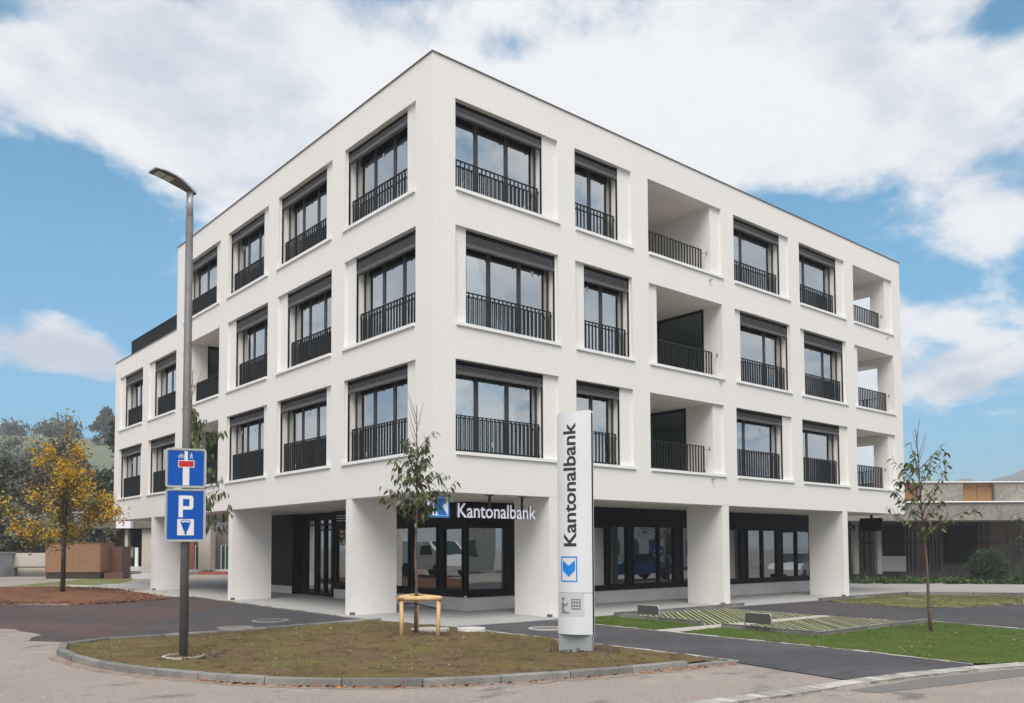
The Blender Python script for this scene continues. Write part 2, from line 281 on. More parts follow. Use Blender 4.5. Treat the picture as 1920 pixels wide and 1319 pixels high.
# base ground: one sheet to the horizon
xs=[-900,-300,-60,-30]+[v for v in range(-25,41,5)]+[60,120,300,900]
vs=[(x,y,gz(x,y)) for y in xs for x in xs]; n=len(xs)
MB().add(vs,[(j*n+i,j*n+i+1,(j+1)*n+i+1,(j+1)*n+i) for j in range(n-1) for i in range(n-1)]).build('road',M['road'],recalc=False)['kind']='structure'
def smooth_poly(pts,closed=True,sub=4):
    P=[Vector((*p,0)) for p in pts]; n=len(P); out=[]
    for i in range(n if closed else n-1):
        g=lambda k:P[k%n] if closed else P[min(max(k,0),n-1)]
        p0,p1,p2,p3=g(i-1),g(i),g(i+1),g(i+2)
        for s in range(sub):
            t=s/sub; q=.5*((2*p1)+(p2-p0)*t+(2*p0-5*p1+4*p2-p3)*t*t+(3*p1-p0-3*p2+p3)*t**3); out.append((q.x,q.y))
    if not closed: out.append(tuple(P[-1][:2]))
    return out
front=[(-.30,1.62),(-1.78,1.40),(-3.33,1.12),(-4.6,1.05),(-5.6,1.10),(-6.4,.98),(-6.88,.45),(-7.04,-.5),(-7.02,-1.5),(-6.88,-2.4),(-6.54,-3.38),(-6.17,-4.15),(-5.77,-4.80),(-5.33,-5.33),(-4.80,-5.82),(-4.1,-6.26),(-3.1,-6.62),(-1.77,-6.92),(-.63,-7.12),(.20,-7.22)]
outer=smooth_poly(front,False,5)
island=outer+[(.16,-6.5),(.12,-3),(.08,-.47)]
poly_sheet('far_grass',[(-60,60),(-60,23),(-4,22.9),(-1.9,22.5),(-.3,23.2),(.6,24.0),(2.0,26.8),(3,30),(8,40),(8,60)],.004,M['dryg'])
_r=random.Random(2); poly_sheet('brown_asphalt',[(-6.35+_r.uniform(-.1,.1)-.045*k-(.35 if k in(3,4,9) else 0),.6+k*.5) for k in range(24)]+[(-7.6,12.4),(-5.6,12.6),(-4.2,11.2),(-2.3,12.0),(-1.05,13.6),(-.25,13.0),(-.25,9),(-3.4,5.4),(-5.2,2.4),(-6.2,.6)],.004,M['asphbrown'])
poly_sheet('asphalt',[(-6.3,.6),(-5.2,2.4),(-3.4,5.4),(-.25,9.0),(-.25,1.2)],.0045,M['asph'])
MUL=[(-7.6,13),(-7.2,12.6),(-5.6,12.4),(-4.9,11.5),(-4.2,11.1),(-3.2,11.0),(-2.6,11.7),(-1.9,11.6),(-1.05,13.3),(-.80,15.5),(-.75,19.3),(-1.84,22.5),(-4,22.95),(-7.6,23)]
poly_sheet('cement_strip',[(-.75,13.2),(-.2,12.8),(-.2,22),(-1.2,24),(-2.0,22.9),(-.75,19.4)],.012,M['cement'])
# terrace under the building
struct(MB().add([(x,y,gz(x,y)+h) for h in(-.3,.022) for x,y in((-.22,-.46),(20.1,-.46),(20.1,23.6),(-.22,23.6))],[(0,1,2,3),(4,5,6,7),(0,1,5,4),(1,2,6,5),(2,3,7,6),(3,0,4,7)]).build('terrace',M['terr']))
poly_sheet('path',[(.15,-.47),(2.82,-.47),(2.80,-7.6),(2.60,-9.50),(.94,-9.2),(-.1,-9.06),(.22,-7.16)],.012,M['path'])
poly_sheet('driveway',[(9.15,-.47),(14.1,-.47),(13.9,-1.7),(13.3,-3.9),(14.6,-4.5),(17.8,-5.0),(30,-6.5),(30,-14),(8.2,-14),(8.6,-8.1),(9.2,-6.3),(8.98,-5.86)],.008,M['asph'])
poly_sheet('far_road',[(20.1,-.5),(20.1,24),(36,20),(36,-30),(30,-30),(22.5,-3.7),(20.4,-1.5)],.006,M['farroad'])
def offs(P,d):
    out=[]
    for i,(x,y) in enumerate(P):
        a=P[max(i-1,0)]; b=P[min(i+1,len(P)-1)]; dx,dy=b[0]-a[0],b[1]-a[1]; L=math.hypot(dx,dy); out.append((x+dy/L*d,y-dx/L*d))
    return out
r_=random.Random(4); of_=outer[35:]; inn=offs(of_,-.03); outp=[(x+r_.uniform(-.03,.03),y+r_.uniform(-.05,.05)) for x,y in offs(of_,.15)]
poly_sheet('gutter_dirt',inn+outp[::-1],.003,mat('gutter_dirt',(.30,.235,.185),.95,bump=(40,.6,.01),spec=.1,var=[(5,(.22,.165,.125),.42,.64),(30,(.40,.34,.28),.55,.7)]))
poly_sheet('repair_strip',[(-.75,-9.42),(.94,-9.58),(2.46,-9.93),(5.5,-10.9),(9,-12.2),(9,-13.1),(5.4,-11.5),(2.39,-10.35),(.47,-9.98),(-.65,-9.72)],.004,M['patch'])
poly_sheet('narrow_path',[(2.86,-3.42),(8.95,-3.50),(8.95,-3.86),(4.5,-3.92),(2.86,-3.95)],.016,M['cement'])
# pale joint line in the old asphalt
jl=[(-5.3,-7.2),(-4.4,-7.35),(-3.0,-7.4),(-1.6,-7.7),(-.6,-8.1),(0.0,-8.0)]

def inpoly(x,y,poly):
    r=np.zeros(len(x),bool); n=len(poly)
    for i in range(n):
        x0,y0=poly[i]; x1,y1=poly[(i+1)%n]
        if y0==y1: continue
        c=((y0>y)!=(y1>y))&(x<(x1-x0)*(y-y0)/(y1-y0)+x0); r^=c
    return r
def edge_dist(x,y,poly):
    d=np.full(len(x),1e9); n=len(poly)
    for i in range(n):
        a=np.array(poly[i]); b=np.array(poly[(i+1)%n]); ab=b-a; L=(ab@ab) or 1e-9
        t=np.clip(((x-a[0])*ab[0]+(y-a[1])*ab[1])/L,0,1); d=np.minimum(d,np.hypot(x-a[0]-t*ab[0],y-a[1]-t*ab[1]))
    return d
def vnoise(x,y,s,seed=0):
    r=np.random.default_rng(seed); g=r.random((64,64)); X=x/s+100; Y=y/s+100; i=np.floor(X).astype(int); j=np.floor(Y).astype(int)
    fx=X-i; fy=Y-j; fx=fx*fx*(3-2*fx); fy=fy*fy*(3-2*fy); G=lambda a,b:g[a%64,b%64]
    return (G(i,j)*(1-fx)+G(i+1,j)*fx)*(1-fy)+(G(i,j+1)*(1-fx)+G(i+1,j+1)*fx)*fy
def rough_ground(name,poly,h,dome,m,cell=.09,amp=.02,grow=.06,seed=1):
    px=[p[0] for p in poly]; py=[p[1] for p in poly]
    nx=int((max(px)-min(px)+.4)/cell)+1; ny=int((max(py)-min(py)+.4)/cell)+1
    X,Y=np.meshgrid(min(px)-.2+np.arange(nx)*cell,min(py)-.2+np.arange(ny)*cell); X=X.ravel();Y=Y.ravel()
    ins=inpoly(X,Y,poly); ed=edge_dist(X,Y,poly); sd_=np.where(ins,ed,-ed)
    Z=gza(X,Y)+h+dome*np.clip(sd_/1.5,0,1)+amp*(vnoise(X,Y,.35,seed)-.5)+amp*.8*(vnoise(X,Y,.12,seed+1)-.5)
    k=np.arange((ny-1)*(nx-1)); a=(k//(nx-1))*nx+k%(nx-1)
    ok=(sd_[a]>-grow)&(sd_[a+1]>-grow)&(sd_[a+nx]>-grow)&(sd_[a+nx+1]>-grow); a=a[ok]
    F=np.stack([a,a+1,a+nx+1,a+nx],1)
    used=np.unique(F); mp=np.full(len(X),-1); mp[used]=np.arange(len(used)); F=mp[F]
    me=bpy.data.meshes.new(name); me.from_pydata(np.stack([X,Y,Z],1)[used].tolist(),[],F.tolist()); me.materials.append(m)
    me.polygons.foreach_set('use_smooth',[True]*len(me.polygons))
    return struct(link(name,me))
def tris_obj(name,V,F,m,parent=None,kind=True,smooth=False):
    me=bpy.data.meshes.new(name); me.vertices.add(len(V)); me.vertices.foreach_set('co',V.astype(np.float32).ravel())
    n,k=F.shape; me.loops.add(n*k); me.loops.foreach_set('vertex_index',F.astype(np.int32).ravel())
    me.polygons.add(n); me.polygons.foreach_set('loop_start',np.arange(0,n*k,k,dtype=np.int32)); me.polygons.foreach_set('loop_total',np.full(n,k,dtype=np.int32))
    me.materials.append(m); me.update(); me.validate()
    if smooth: me.polygons.foreach_set('use_smooth',[True]*n)
    o=link(name,me,parent)
    if kind: stuff(o)
    return o
def blades(name,poly,n,h,dome,lo,hi,m,seed,thr=.0,w=.004,marg=.03):
    r=np.random.default_rng(seed); px=[p[0] for p in poly]; py=[p[1] for p in poly]
    x=r.uniform(min(px),max(px),n*2); y=r.uniform(min(py),max(py),n*2)
    ok=inpoly(x,y,poly); ed=edge_dist(x,y,poly); den=vnoise(x,y,.55,seed)*.6+vnoise(x,y,.18,seed+3)*.4
    ok&=(ed>marg)&(den+r.uniform(-.15,.15,n*2)>thr); x=x[ok][:n];y=y[ok][:n];ed=ed[ok][:n]; n=len(x)
    z=gza(x,y)+h+dome*np.clip(ed/1.5,0,1)-.006; a=r.uniform(0,6.28,n); L=r.uniform(lo,hi,n); lean=r.uniform(.1,.9,n)*L; b=r.uniform(0,6.28,n)
    V=np.zeros((n,3,3)); wx=np.cos(a)*w; wy=np.sin(a)*w
    V[:,0]=np.stack([x-wx,y-wy,z],1); V[:,1]=np.stack([x+wx,y+wy,z],1); V[:,2]=np.stack([x+np.cos(b)*lean,y+np.sin(b)*lean,z+L],1)
    return tris_obj(name,V.reshape(-1,3),np.arange(n*3).reshape(n,3),m)
def lumps(name,pts,m,smin,smax,seed,flat=.6,parent=None):
    """small irregular 8-vertex stones or clods"""
    r=np.random.default_rng(seed); n=len(pts); c=np.array(list(np.ndindex(2,2,2)))*2-1
    s=r.uniform(0,1,n)**2.2*(smax-smin)+smin
    V=c[None]*(.62+r.uniform(-.25,.25,(n,8,3))); a=r.uniform(0,6.28,n); ca,sa=np.cos(a)[:,None],np.sin(a)[:,None]
    V=np.stack([V[...,0]*ca-V[...,1]*sa,V[...,0]*sa+V[...,1]*ca,V[...,2]*flat],-1)*s[:,None,None]*.5+np.array(pts)[:,None]
    Q=np.array([(0,1,3,2),(4,6,7,5),(0,4,5,1),(2,3,7,6),(0,2,6,4),(1,5,7,3)])
    F=(np.arange(n)[:,None,None]*8+Q[None]).reshape(-1,4)
    return tris_obj(name,V.reshape(-1,3),F,m,parent)
def ragged(P,amp,seed,sub=5):
    r=random.Random(seed); out=[]
    for i,(x,y) in enumerate(P):
        x2,y2=P[(i+1)%len(P)]
        for k in range(sub): t=k/sub; out.append((x+(x2-x)*t+r.uniform(-amp,amp),y+(y2-y)*t+r.uniform(-amp,amp)))
    return out
MUL=ragged(MUL,.28,3); rough_ground('mulch_bed',MUL,.004,.05,M['mulch'],cell=.13,amp=.06,seed=19)
def sp_(poly,n,h,seed):
    r=np.random.default_rng(seed); px=[p[0] for p in poly]; py=[p[1] for p in poly]; x=r.uniform(min(px)-.6,max(px)+.4,n); y=r.uniform(min(py)-.9,max(py),n); ins=inpoly(x,y,poly); ed=edge_dist(x,y,poly); ok=ins|(r.random(n)<np.exp(-ed/.35)*.5); x,y=x[ok],y[ok]; return np.stack([x,y,gza(x,y)+h+np.where(ins[ok],.03,0)],1)
M['chip']=leafmat('mulch_chip',[(.20,.095,.055),(.12,.055,.038),(.26,.13,.075),(.09,.05,.035)],.95,0)
lumps('mulch_chips',sp_(MUL,9000,.01,23),M['chip'],.02,.09,24,.5)
rough_ground('island_soil',island,.045,.06,M['soil'],amp=.035,grow=-.045)
blades('island_grass',island,42000,.045,.06,.008,.026,M['grasss'],5,thr=.43,marg=.12)
def scatter_pts(poly,n,h,dome,seed,marg=.1):
    r=np.random.default_rng(seed); px=[p[0] for p in poly]; py=[p[1] for p in poly]
    x=r.uniform(min(px),max(px),n*3); y=r.uniform(min(py),max(py),n*3); ed=edge_dist(x,y,poly); ok=inpoly(x,y,poly)&(ed>marg)
    x,y,ed=x[ok][:n],y[ok][:n],ed[ok][:n]; return np.stack([x,y,gza(x,y)+h+dome*np.clip(ed/1.5,0,1)+.003],1)
lumps('island_pebbles',scatter_pts(island,2600,.045,.06,11),M['pebble'],.006,.036,12)
# loose dug earth round the pylon foot, the lamp post and the young trees
def clods(name,x,y,r0,n,h,seed):
    r=np.random.default_rng(seed); a=r.uniform(0,6.28,n); d=r0*np.sqrt(r.uniform(0,1,n)); X=x+np.cos(a)*d*1.2; Y=y+np.sin(a)*d
    Z=gza(X,Y)+h+.05*(1-d/r0); return lumps(name,np.stack([X,Y,Z],1),M['clod'],.015,.075,seed,.8)
M['clod']=leafmat('earth_clod',[(.09,.06,.04),(.12,.08,.052),(.075,.05,.034),(.15,.11,.075)],.95,0)
clods('loose_earth',-1.19,-5.38,.62,420,.085,21); clods('loose_earth',-5.6,-2.3,.55,220,.07,22); clods('loose_earth',-1.65,-2.0,.5,240,.085,23)
lawn=[(2.90,-.52),(4.6,-.52),(4.66,-.98),(4.55,-1.1),(4.55,-3.38),(2.92,-3.38)]
lawn2=[(2.92,-4.0),(4.34,-3.96),(4.36,-6.05),(9.05,-6.02),(9.2,-6.4),(8.6,-8.1),(8.15,-14),(6,-10.85),(3.25,-9.85),(2.68,-9.55),(2.88,-7.6)]
lawn3=[(4.7,-.50),(9.0,-.50),(9.0,-.66),(4.7,-.66)]
for i,(pl,nb) in enumerate(((lawn,9000),(lawn2,36000),(lawn3,1500))):
    rough_ground('lawn',pl,.02,.045,M['lawn'],amp=.022,grow=.05,seed=30+i); blades('grass',pl,nb,.02,.045,.012,.04,M['grassb'],40+i,thr=.30)
farg=[(14.1,-.56),(19.9,-.56),(20.3,-1.8),(22.2,-3.5),(17.8,-4.95),(14.6,-4.45),(13.35,-3.85),(13.95,-1.7)]
rough_ground('far_lawn',farg,.01,.03,M['dryg'],amp=.03,cell=.15,grow=.05,seed=50); blades('grass',farg,9000,.01,.03,.02,.06,M['grasss'],51,thr=.35,w=.007)
# clover and leaves on the lawn
lumps('lawn_pebbles',scatter_pts(lawn2,420,.02,.05,61),M['pebble'],.01,.05,62)

# ---- kerbs: every stone an object of its own
def stone_mesh(p0,p1,w,z0,z1,ch=.008):
    """one kerb stone from p0 to p1 (outer edge, left side inwards), slightly irregular"""
    d=Vector((p1[0]-p0[0],p1[1]-p0[1],0)); L=d.length; d.normalize(); nrm=Vector((-d.y,d.x,0)); g=.007; j=lambda:random.uniform(-.005,.005)
    m=MB(); sec=[(0,z0),(0,z1-ch),(ch,z1),(w-ch,z1),(w,z1-ch),(w,z0)]; vs=[]
    for t in (g,L-g):
        for a,z in sec:
            q=Vector((p0[0],p0[1],0))+d*t+nrm*(a+j()); vs.append((q.x,q.y,gz(q.x,q.y)+z+j()))
    n=6; m.add(vs,[tuple(range(n)),tuple(range(2*n-1,n-1,-1))]+[(i,n+i,n+(i+1)%n,(i+1)%n) for i in range(n)]); return m
def kerb(name,pts,w,h0,h1,step,m,hb=-.06):
    root=empty(name,(pts[0][0],pts[0][1],gz(*pts[0]))); struct(root)
    # resample
    L=[0]
    for a,b in zip(pts,pts[1:]): L.append(L[-1]+math.dist(a,b))
    tot=L[-1]; n=max(1,round(tot/step)); 
    def at(s):
        for i in range(len(L)-1):
            if s<=L[i+1]+1e-9: t=(s-L[i])/((L[i+1]-L[i]) or 1); return (pts[i][0]+(pts[i+1][0]-pts[i][0])*t,pts[i][1]+(pts[i+1][1]-pts[i][1])*t)
        return pts[-1]
    for i in range(n):
        a,b=at(tot*i/n),at(tot*(i+1)/n); f=(i+.5)/n; hh=h0(f) if callable(h0) else h0
        st=stone_mesh(a,b,w,hb,hh); 
        o=st.build('kerb_stone',m,root); o.matrix_parent_inverse=Matrix.Translation(root.location).inverted()
    return root
ro=outer[::-1]  # runs from the path end along the front, tip and back, island on the left hand? (outer edge first)
def hfront(f): return .125 if f<.9 else .125
kerb('island_kerb',outer,.12,lambda f:.088 if f<.93 else .088-.07*(f-.93)/.07,0,.95,M['granite'])
kerb('path_edging',[(.20,-7.2),(.12,-3),(.06,-.5)],-.09,.034,0,.32,M['edge'])
kerb('path_edging',[(2.90,-.5),(2.90,-5),(2.88,-7.6),(2.66,-9.45)],-.075,.022,0,.32,M['edge'])
kerb('terrace_edging',[(.06,-.5),(-.30,1.6)],.10,.03,0,.4,M['edge'])
kerb('terrace_edging',[(-.30,1.6),(-.26,12.9)],-.07,.030,0,.5,M['edge'])
kerb('bay_kerb',[(4.72,-.66),(9.0,-.60)],-.11,.11,0,1.0,M['granite'])
kerb('bay_kerb',[(9.0,-.52),(10.1,-.50)],-.08,.11,0,.6,M['granite'])
kerb('bay_kerb',[(4.66,-1.05),(4.66,-3.30)],-.11,.10,0,1.0,M['granite'])
kerb('bay_kerb',[(4.46,-3.95),(4.46,-5.95)],-.11,.10,0,1.0,M['granite'])
kerb('bay_kerb',[(4.46,-5.95),(9.1,-5.92)],-.10,.085,0,1.0,M['granite'])
kerb('driveway_edging',[(9.1,-5.95),(8.72,-7.9),(8.1,-14)],-.08,.05,0,1.0,M['edge'])
kerb('terrace_kerb',[(14.05,-.52),(16.2,-.50),(20.1,-.48)],-.12,.10,0,1.0,M['granite'])
kerb('far_kerb',[(19.0,-.9),(19.9,-1.0),(20.6,-2.0),(22.4,-3.8),(26,-6.2)],-.12,.13,0,1.2,M['granite'])
# sunken sett row beside the road, short stones laid across
kerb('sett_row',[(-3.6,-8.72),(-2.2,-8.89),(-1.38,-9.00),(-.2,-9.09),(.94,-9.26),(2.5,-9.60),(5.5,-10.55),(9,-11.8)],-.24,.03,0,.17,M['edge'])
# ---- grass paver bays: diagonal concrete strips
def paver_bay(name,x0,x1,y0,y1,label_m):
    root=empty(name,(x0,y0,gz(x0,y0))); struct(root)
    o=rough_ground('bay_grass',[(x0,y0),(x1,y0),(x1,y1),(x0,y1)],.010,.0,M['lawn'],amp=.014,grow=.0,seed=70+int(x0*10))
    blades('bay_blades',[(x0,y0),(x1,y0),(x1,y1),(x0,y1)],12000,.010,0,.008,.024,M['grassb'],80+int(y0*-10),thr=.32)
    c=x0-y1; cmax=x1-y0; sp=.170
    while c<cmax:
        # line x-y=c... clipped to the rectangle
        pts=[]
        for y in (y0,y1):
            x=c+y
            if x0<=x<=x1: pts.append((x,y))
        for x in (x0,x1):
            y=x-c
            if y0<y<y1: pts.append((x,y))
        if len(pts)>=2 and math.dist(pts[0],pts[1])>.15:
            pts.sort(); stone_mesh(pts[0],pts[1],.036,-.02,.026+random.uniform(-.004,.004),.005).build('paver_strip',M['pvstone'],root).matrix_parent_inverse=Matrix.Translation(root.location).inverted()
        c+=sp
    return root
paver_bay('paver_bay',4.70,8.95,-3.42,-.78,0); paver_bay('paver_bay',4.52,8.92,-5.84,-3.90,0)
# ---- manholes
def disc(mb,x,y,r0,r1,z0,z1,n=28):
    vs=[]; 
    for r_,z in ((r1,z0),(r1,z1),(r0,z1),(r0,z0)):
        for k in range(n): vs.append((x+r_*math.cos(6.2832*k/n),y+r_*math.sin(6.2832*k/n),z))
    fs=[(a*n+k,a*n+(k+1)%n,((a+1)%4)*n+(k+1)%n,((a+1)%4)*n+k) for a in range(4) for k in range(n)]
    return mb.add(vs,fs)
def plate(mb,x,y,r,z0,z1,n=28): return mb.prism([(x+r*math.cos(6.2832*k/n),y+r*math.sin(6.2832*k/n)) for k in range(n)],z0,z1)
def manhole(x,y,r,label,rim,lid,zz=.012,wr=.07):
    z=gz(x,y)+zz; t=empty('manhole_cover',(x,y,z)); tag(t,label,'manhole cover','manhole covers round the bank')
    disc(MB(),0,0,r-wr,r,-.05,.012).build('rim',rim,t); plate(MB(),0,0,r-wr-.006,-.05,.006).build('lid',lid,t); return t
manhole(-2.05,3.2,.40,'round dark manhole cover with pale rim in dark asphalt nearer the bank columns',M['manring'],M['manhole'])
manhole(-3.30,2.08,.34,'pale flat manhole cover in the dark asphalt just behind the island kerb',M['manring'],M['patch'],wr=.10)
manhole(-.96,-1.30,.36,'sandy concrete shaft cover in the soil right behind the staked tree',M['ring'],M['ring'],.105)
manhole(-.32,-1.74,.27,'small pale concrete shaft cover in the soil right of the staked tree',M['signwhite'],M['signwhite'],.11)
manhole(1.42,-1.92,.37,'manhole cover with pale ring in the asphalt path beside the pylon',M['ring'],M['patch'],.020)
# ---- fallen leaves
def leaves_flat(name,pts,m,s0,s1,seed):
    r=np.random.default_rng(seed); n=len(pts); P=np.array(pts); a=r.uniform(0,6.28,n); s=r.uniform(s0,s1,n)
    base=np.array([(-1,0,.0),(-.2,-.5,.12),(1,0,.1),(-.1,.5,.22)]); V=np.zeros((n,4,3))
    for k in range(4):
        V[:,k,0]=P[:,0]+(base[k,0]*np.cos(a)-base[k,1]*np.sin(a))*s; V[:,k,1]=P[:,1]+(base[k,0]*np.sin(a)+base[k,1]*np.cos(a))*s; V[:,k,2]=P[:,2]+base[k,2]*s+.003+r.uniform(0,.02,n)*(k==3)
    return tris_obj(name,V.reshape(-1,3),np.arange(n*4).reshape(n,4),m)
pp=[]
for i in range(150):
    f=random.uniform(.58,.995)**1; k=int(f*(len(outer)-1)); x,y=outer[k]; x2,y2=outer[max(k-1,0)]; dx,dy=x-x2,y-y2; L=math.hypot(dx,dy) or 1; d=abs(random.gauss(.03,.035)); t=random.random()
    pp.append((x2+dx*t+dy/L*d,y2+dy*t-dx/L*d,gz(x,y)+.003))
pp+= [(random.uniform(-6,0),random.uniform(-5.5,.9),gz(-3,-2)+.118) for _ in range(22)]
pp+= [(random.uniform(3,9),random.uniform(-9,-6.1),gz(5,-7)+.085) for _ in range(9)]+[(random.uniform(-9,4),random.uniform(-11,-7.6),gz(-1,-8.6)+.004) for _ in range(14)]
leaves_flat('fallen_leaves',pp,M['fallen'],.02,.05,90)

# ================================================================== BANK BUILDING
B=empty('bank_building',(0,0,gz(0,0))); tag(B,'white four storey corner building on fin columns with dark framed windows and a bank below','building')
PIB=Matrix.Translation(B.location).inverted()
def bp(o): o.matrix_parent_inverse=PIB; return o
E_X,L_M,L_W=21.086,15.40,22.573; Z0,ZT,ZW=3.024,12.375,9.492
HEAD=[5.885,8.79,11.572]; SILL=[3.83,6.61,9.54]
FR=lambda u,d,z:(u,d,z); FL=lambda u,d,z:(d,u,z)
Rrec=[(.60,3.63),(4.20,6.25),(6.90,10.10),(10.70,13.62),(14.22,17.06),(17.64,20.48)]
Rwin={2:[(.60,3.20),(4.20,5.82),(6.90,9.68),(10.70,13.22),(14.22,16.64),(17.64,20.06)],
      1:[(.94,3.60),(4.57,6.22),(7.30,10.10),(11.07,13.60),(14.55,16.99),(17.98,20.48)]}
Rwin[0]=Rwin[2]
Lrec=[(.63,3.71),(4.34,7.40),(8.03,10.91),(11.56,14.70),(15.42,18.33),(19.04,21.97)]
Lwin={2:[(1.07,3.69),(4.77,7.38),(8.49,10.90),(12.02,14.68)],
      1:[(.66,3.29),(4.38,6.96),(8.06,10.45),(11.58,14.25),(15.46,17.90),(19.08,21.47)],
      0:[(1.05,3.68),(4.71,7.36),(8.39,10.88),(11.72,14.68),(15.67,18.28),(19.42,21.93)]}
def perf(mb,F,u0,u1,z0,z1,holes,d0,d1,step=None):
    U=sorted({u0,u1}|{h[0] for h in holes}|{h[1] for h in holes}); Z=sorted({z0,z1}|{h[2] for h in holes}|{h[3] for h in holes})
    inh=lambda u,z:any(h[0]<u<h[1] and h[2]<z<h[3] for h in holes)
    idx={}
    def vtx(i,j,k):
        if (i,j,k) not in idx: idx[(i,j,k)]=len(mb.v); mb.v.append(F(U[i],(d0,d1)[k],Z[j]))
        return idx[(i,j,k)]
    nu,nz=len(U)-1,len(Z)-1
    sol=[[not inh((U[i]+U[i+1])/2,(Z[j]+Z[j+1])/2) for j in range(nz)] for i in range(nu)]
    S=lambda i,j:0<=i<nu and 0<=j<nz and sol[i][j]
    for i in range(nu):
        for j in range(nz):
            if not sol[i][j]: continue
            for k in (0,1): mb.f.append((vtx(i,j,k),vtx(i+1,j,k),vtx(i+1,j+1,k),vtx(i,j+1,k)))
            if not S(i-1,j): mb.f.append((vtx(i,j,0),vtx(i,j+1,0),vtx(i,j+1,1),vtx(i,j,1)))
            if not S(i+1,j): mb.f.append((vtx(i+1,j,0),vtx(i+1,j+1,0),vtx(i+1,j+1,1),vtx(i+1,j,1)))
            if not S(i,j-1): mb.f.append((vtx(i,j,0),vtx(i+1,j,0),vtx(i+1,j,1),vtx(i,j,1)))
            if not S(i,j+1): mb.f.append((vtx(i,j+1,0),vtx(i+1,j+1,0),vtx(i+1,j+1,1),vtx(i,j+1,1)))
DA,DB=.08,.40; SB=.035
def holes_rec(rec,floors,excl=()): return [(a,b,SILL[f]+SB,HEAD[f]) for f in floors for i,(a,b) in enumerate(rec) if (f,i) not in excl]
wall=MB()
perf(wall,FR,0,E_X,Z0,ZT,holes_rec(Rrec,(0,1,2)),0,DA)
hw=[(a,b,SILL[f]+SB,HEAD[f]) for f in(0,1,2) for a,b in Rwin[f]]
perf(wall,FR,DA,E_X-DA,Z0,ZT-.02,hw,DA+.0005,DB)
hl=[h for h in holes_rec(Lrec[:4],(0,1,2))]; perf(wall,FL,DA,L_M,Z0,ZT,[h for h in hl],0,DA)
hw=[(a,b,SILL[f]+SB,HEAD[f]) for f in(0,1,2) for a,b in Lwin[f][:4]]; perf(wall,FL,DB,L_M-.0,Z0,ZT-.02,hw,DA+.0005,DB)
perf(wall,FL,L_M+.0005,L_W,Z0,ZW,holes_rec(Lrec,(0,1),[(f,i) for f in(0,1) for i in range(4)]),0,DA)
perf(wall,FL,L_M+.0005,L_W-.01,Z0,ZW-.02,[(a,b,SILL[f]+SB,HEAD[f]) for f in(0,1) for a,b in Lwin[f][4:6]],DA+.0005,DB)
FE=lambda u,d,z:(E_X-d,u,z)
perf(wall,FE,DB+.001,L_M,Z0,ZT-.001,[(.62,3.1,SILL[f]+SB+.02,HEAD[f]-.22) for f in(0,1,2)],0,.42)
wall.box(DB,E_X-.43,L_M-.25,L_M-.002,ZW-.5,ZT-.002).box(.003,12.5,L_W-.3,L_W-.003,Z0+.002,ZW-.003).box(12.2,12.5,L_M,L_W-.31,Z0+.002,ZW-.003)
bp(wall.build('wall',M['plaster'],B))
bp(MB().box(DB+.001,E_X-.43,DB+.001,L_M-.26,11.95,12.15).box(DB+.001,12.1,L_M+.01,L_W-.31,8.95,9.1).build('roof',M['oldconc'],B))
cp=MB(); t=.013
cp.box(-.03,E_X+.03,-.03,.42,ZT,ZT+t).box(-.03,.42,.421,L_M+.02,ZT,ZT+t).box(E_X-.42,E_X+.03,.421,L_M,ZT,ZT+t).box(-.03,.42,L_M+.021,L_W+.03,ZW,ZW+t)
bp(cp.build('roof_coping',M['coping'],B))
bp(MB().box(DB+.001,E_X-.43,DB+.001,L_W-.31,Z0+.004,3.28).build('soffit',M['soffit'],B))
# floor slabs and the grey green rooms behind the glass (cut clear of loggias)
rm=MB()
for z in (6.10,8.99): rm.box(DB+.002,E_X-.44,4.79,L_M-.27,z,z+.2)
for z in (6.10,8.99): 
    for (a,b) in ((DB+.002,6.6),(10.4,17.3)): rm.box(a,b,DB+.002,4.78,z,z+.2)
    rm.box(DB+.002,4.7,4.79,11.3,z-.001,z+.199)
rm.box(DB+.002,12.0,L_M+.01,L_W-.32,6.10,6.3)
for x in (3.85,10.45,13.9,17.3): rm.box(x,x+.12,DB+.003,4.7,3.29,11.9)
rm.box(3.99,E_X-.45,4.70,4.78,3.29,11.9)
for y in (3.95,7.7,11.25): rm.box(DB+.003,4.7,y,y+.12,3.29,11.9)
rm.box(4.60,4.69,4.80,14.9,3.29,11.9).box(3.2,3.3,L_M+.02,L_W-.35,3.29,8.9).box(DB+.003,3.1,18.6,18.7,3.29,8.9)
bp(rm.build('room_walls',M['inner'],B))

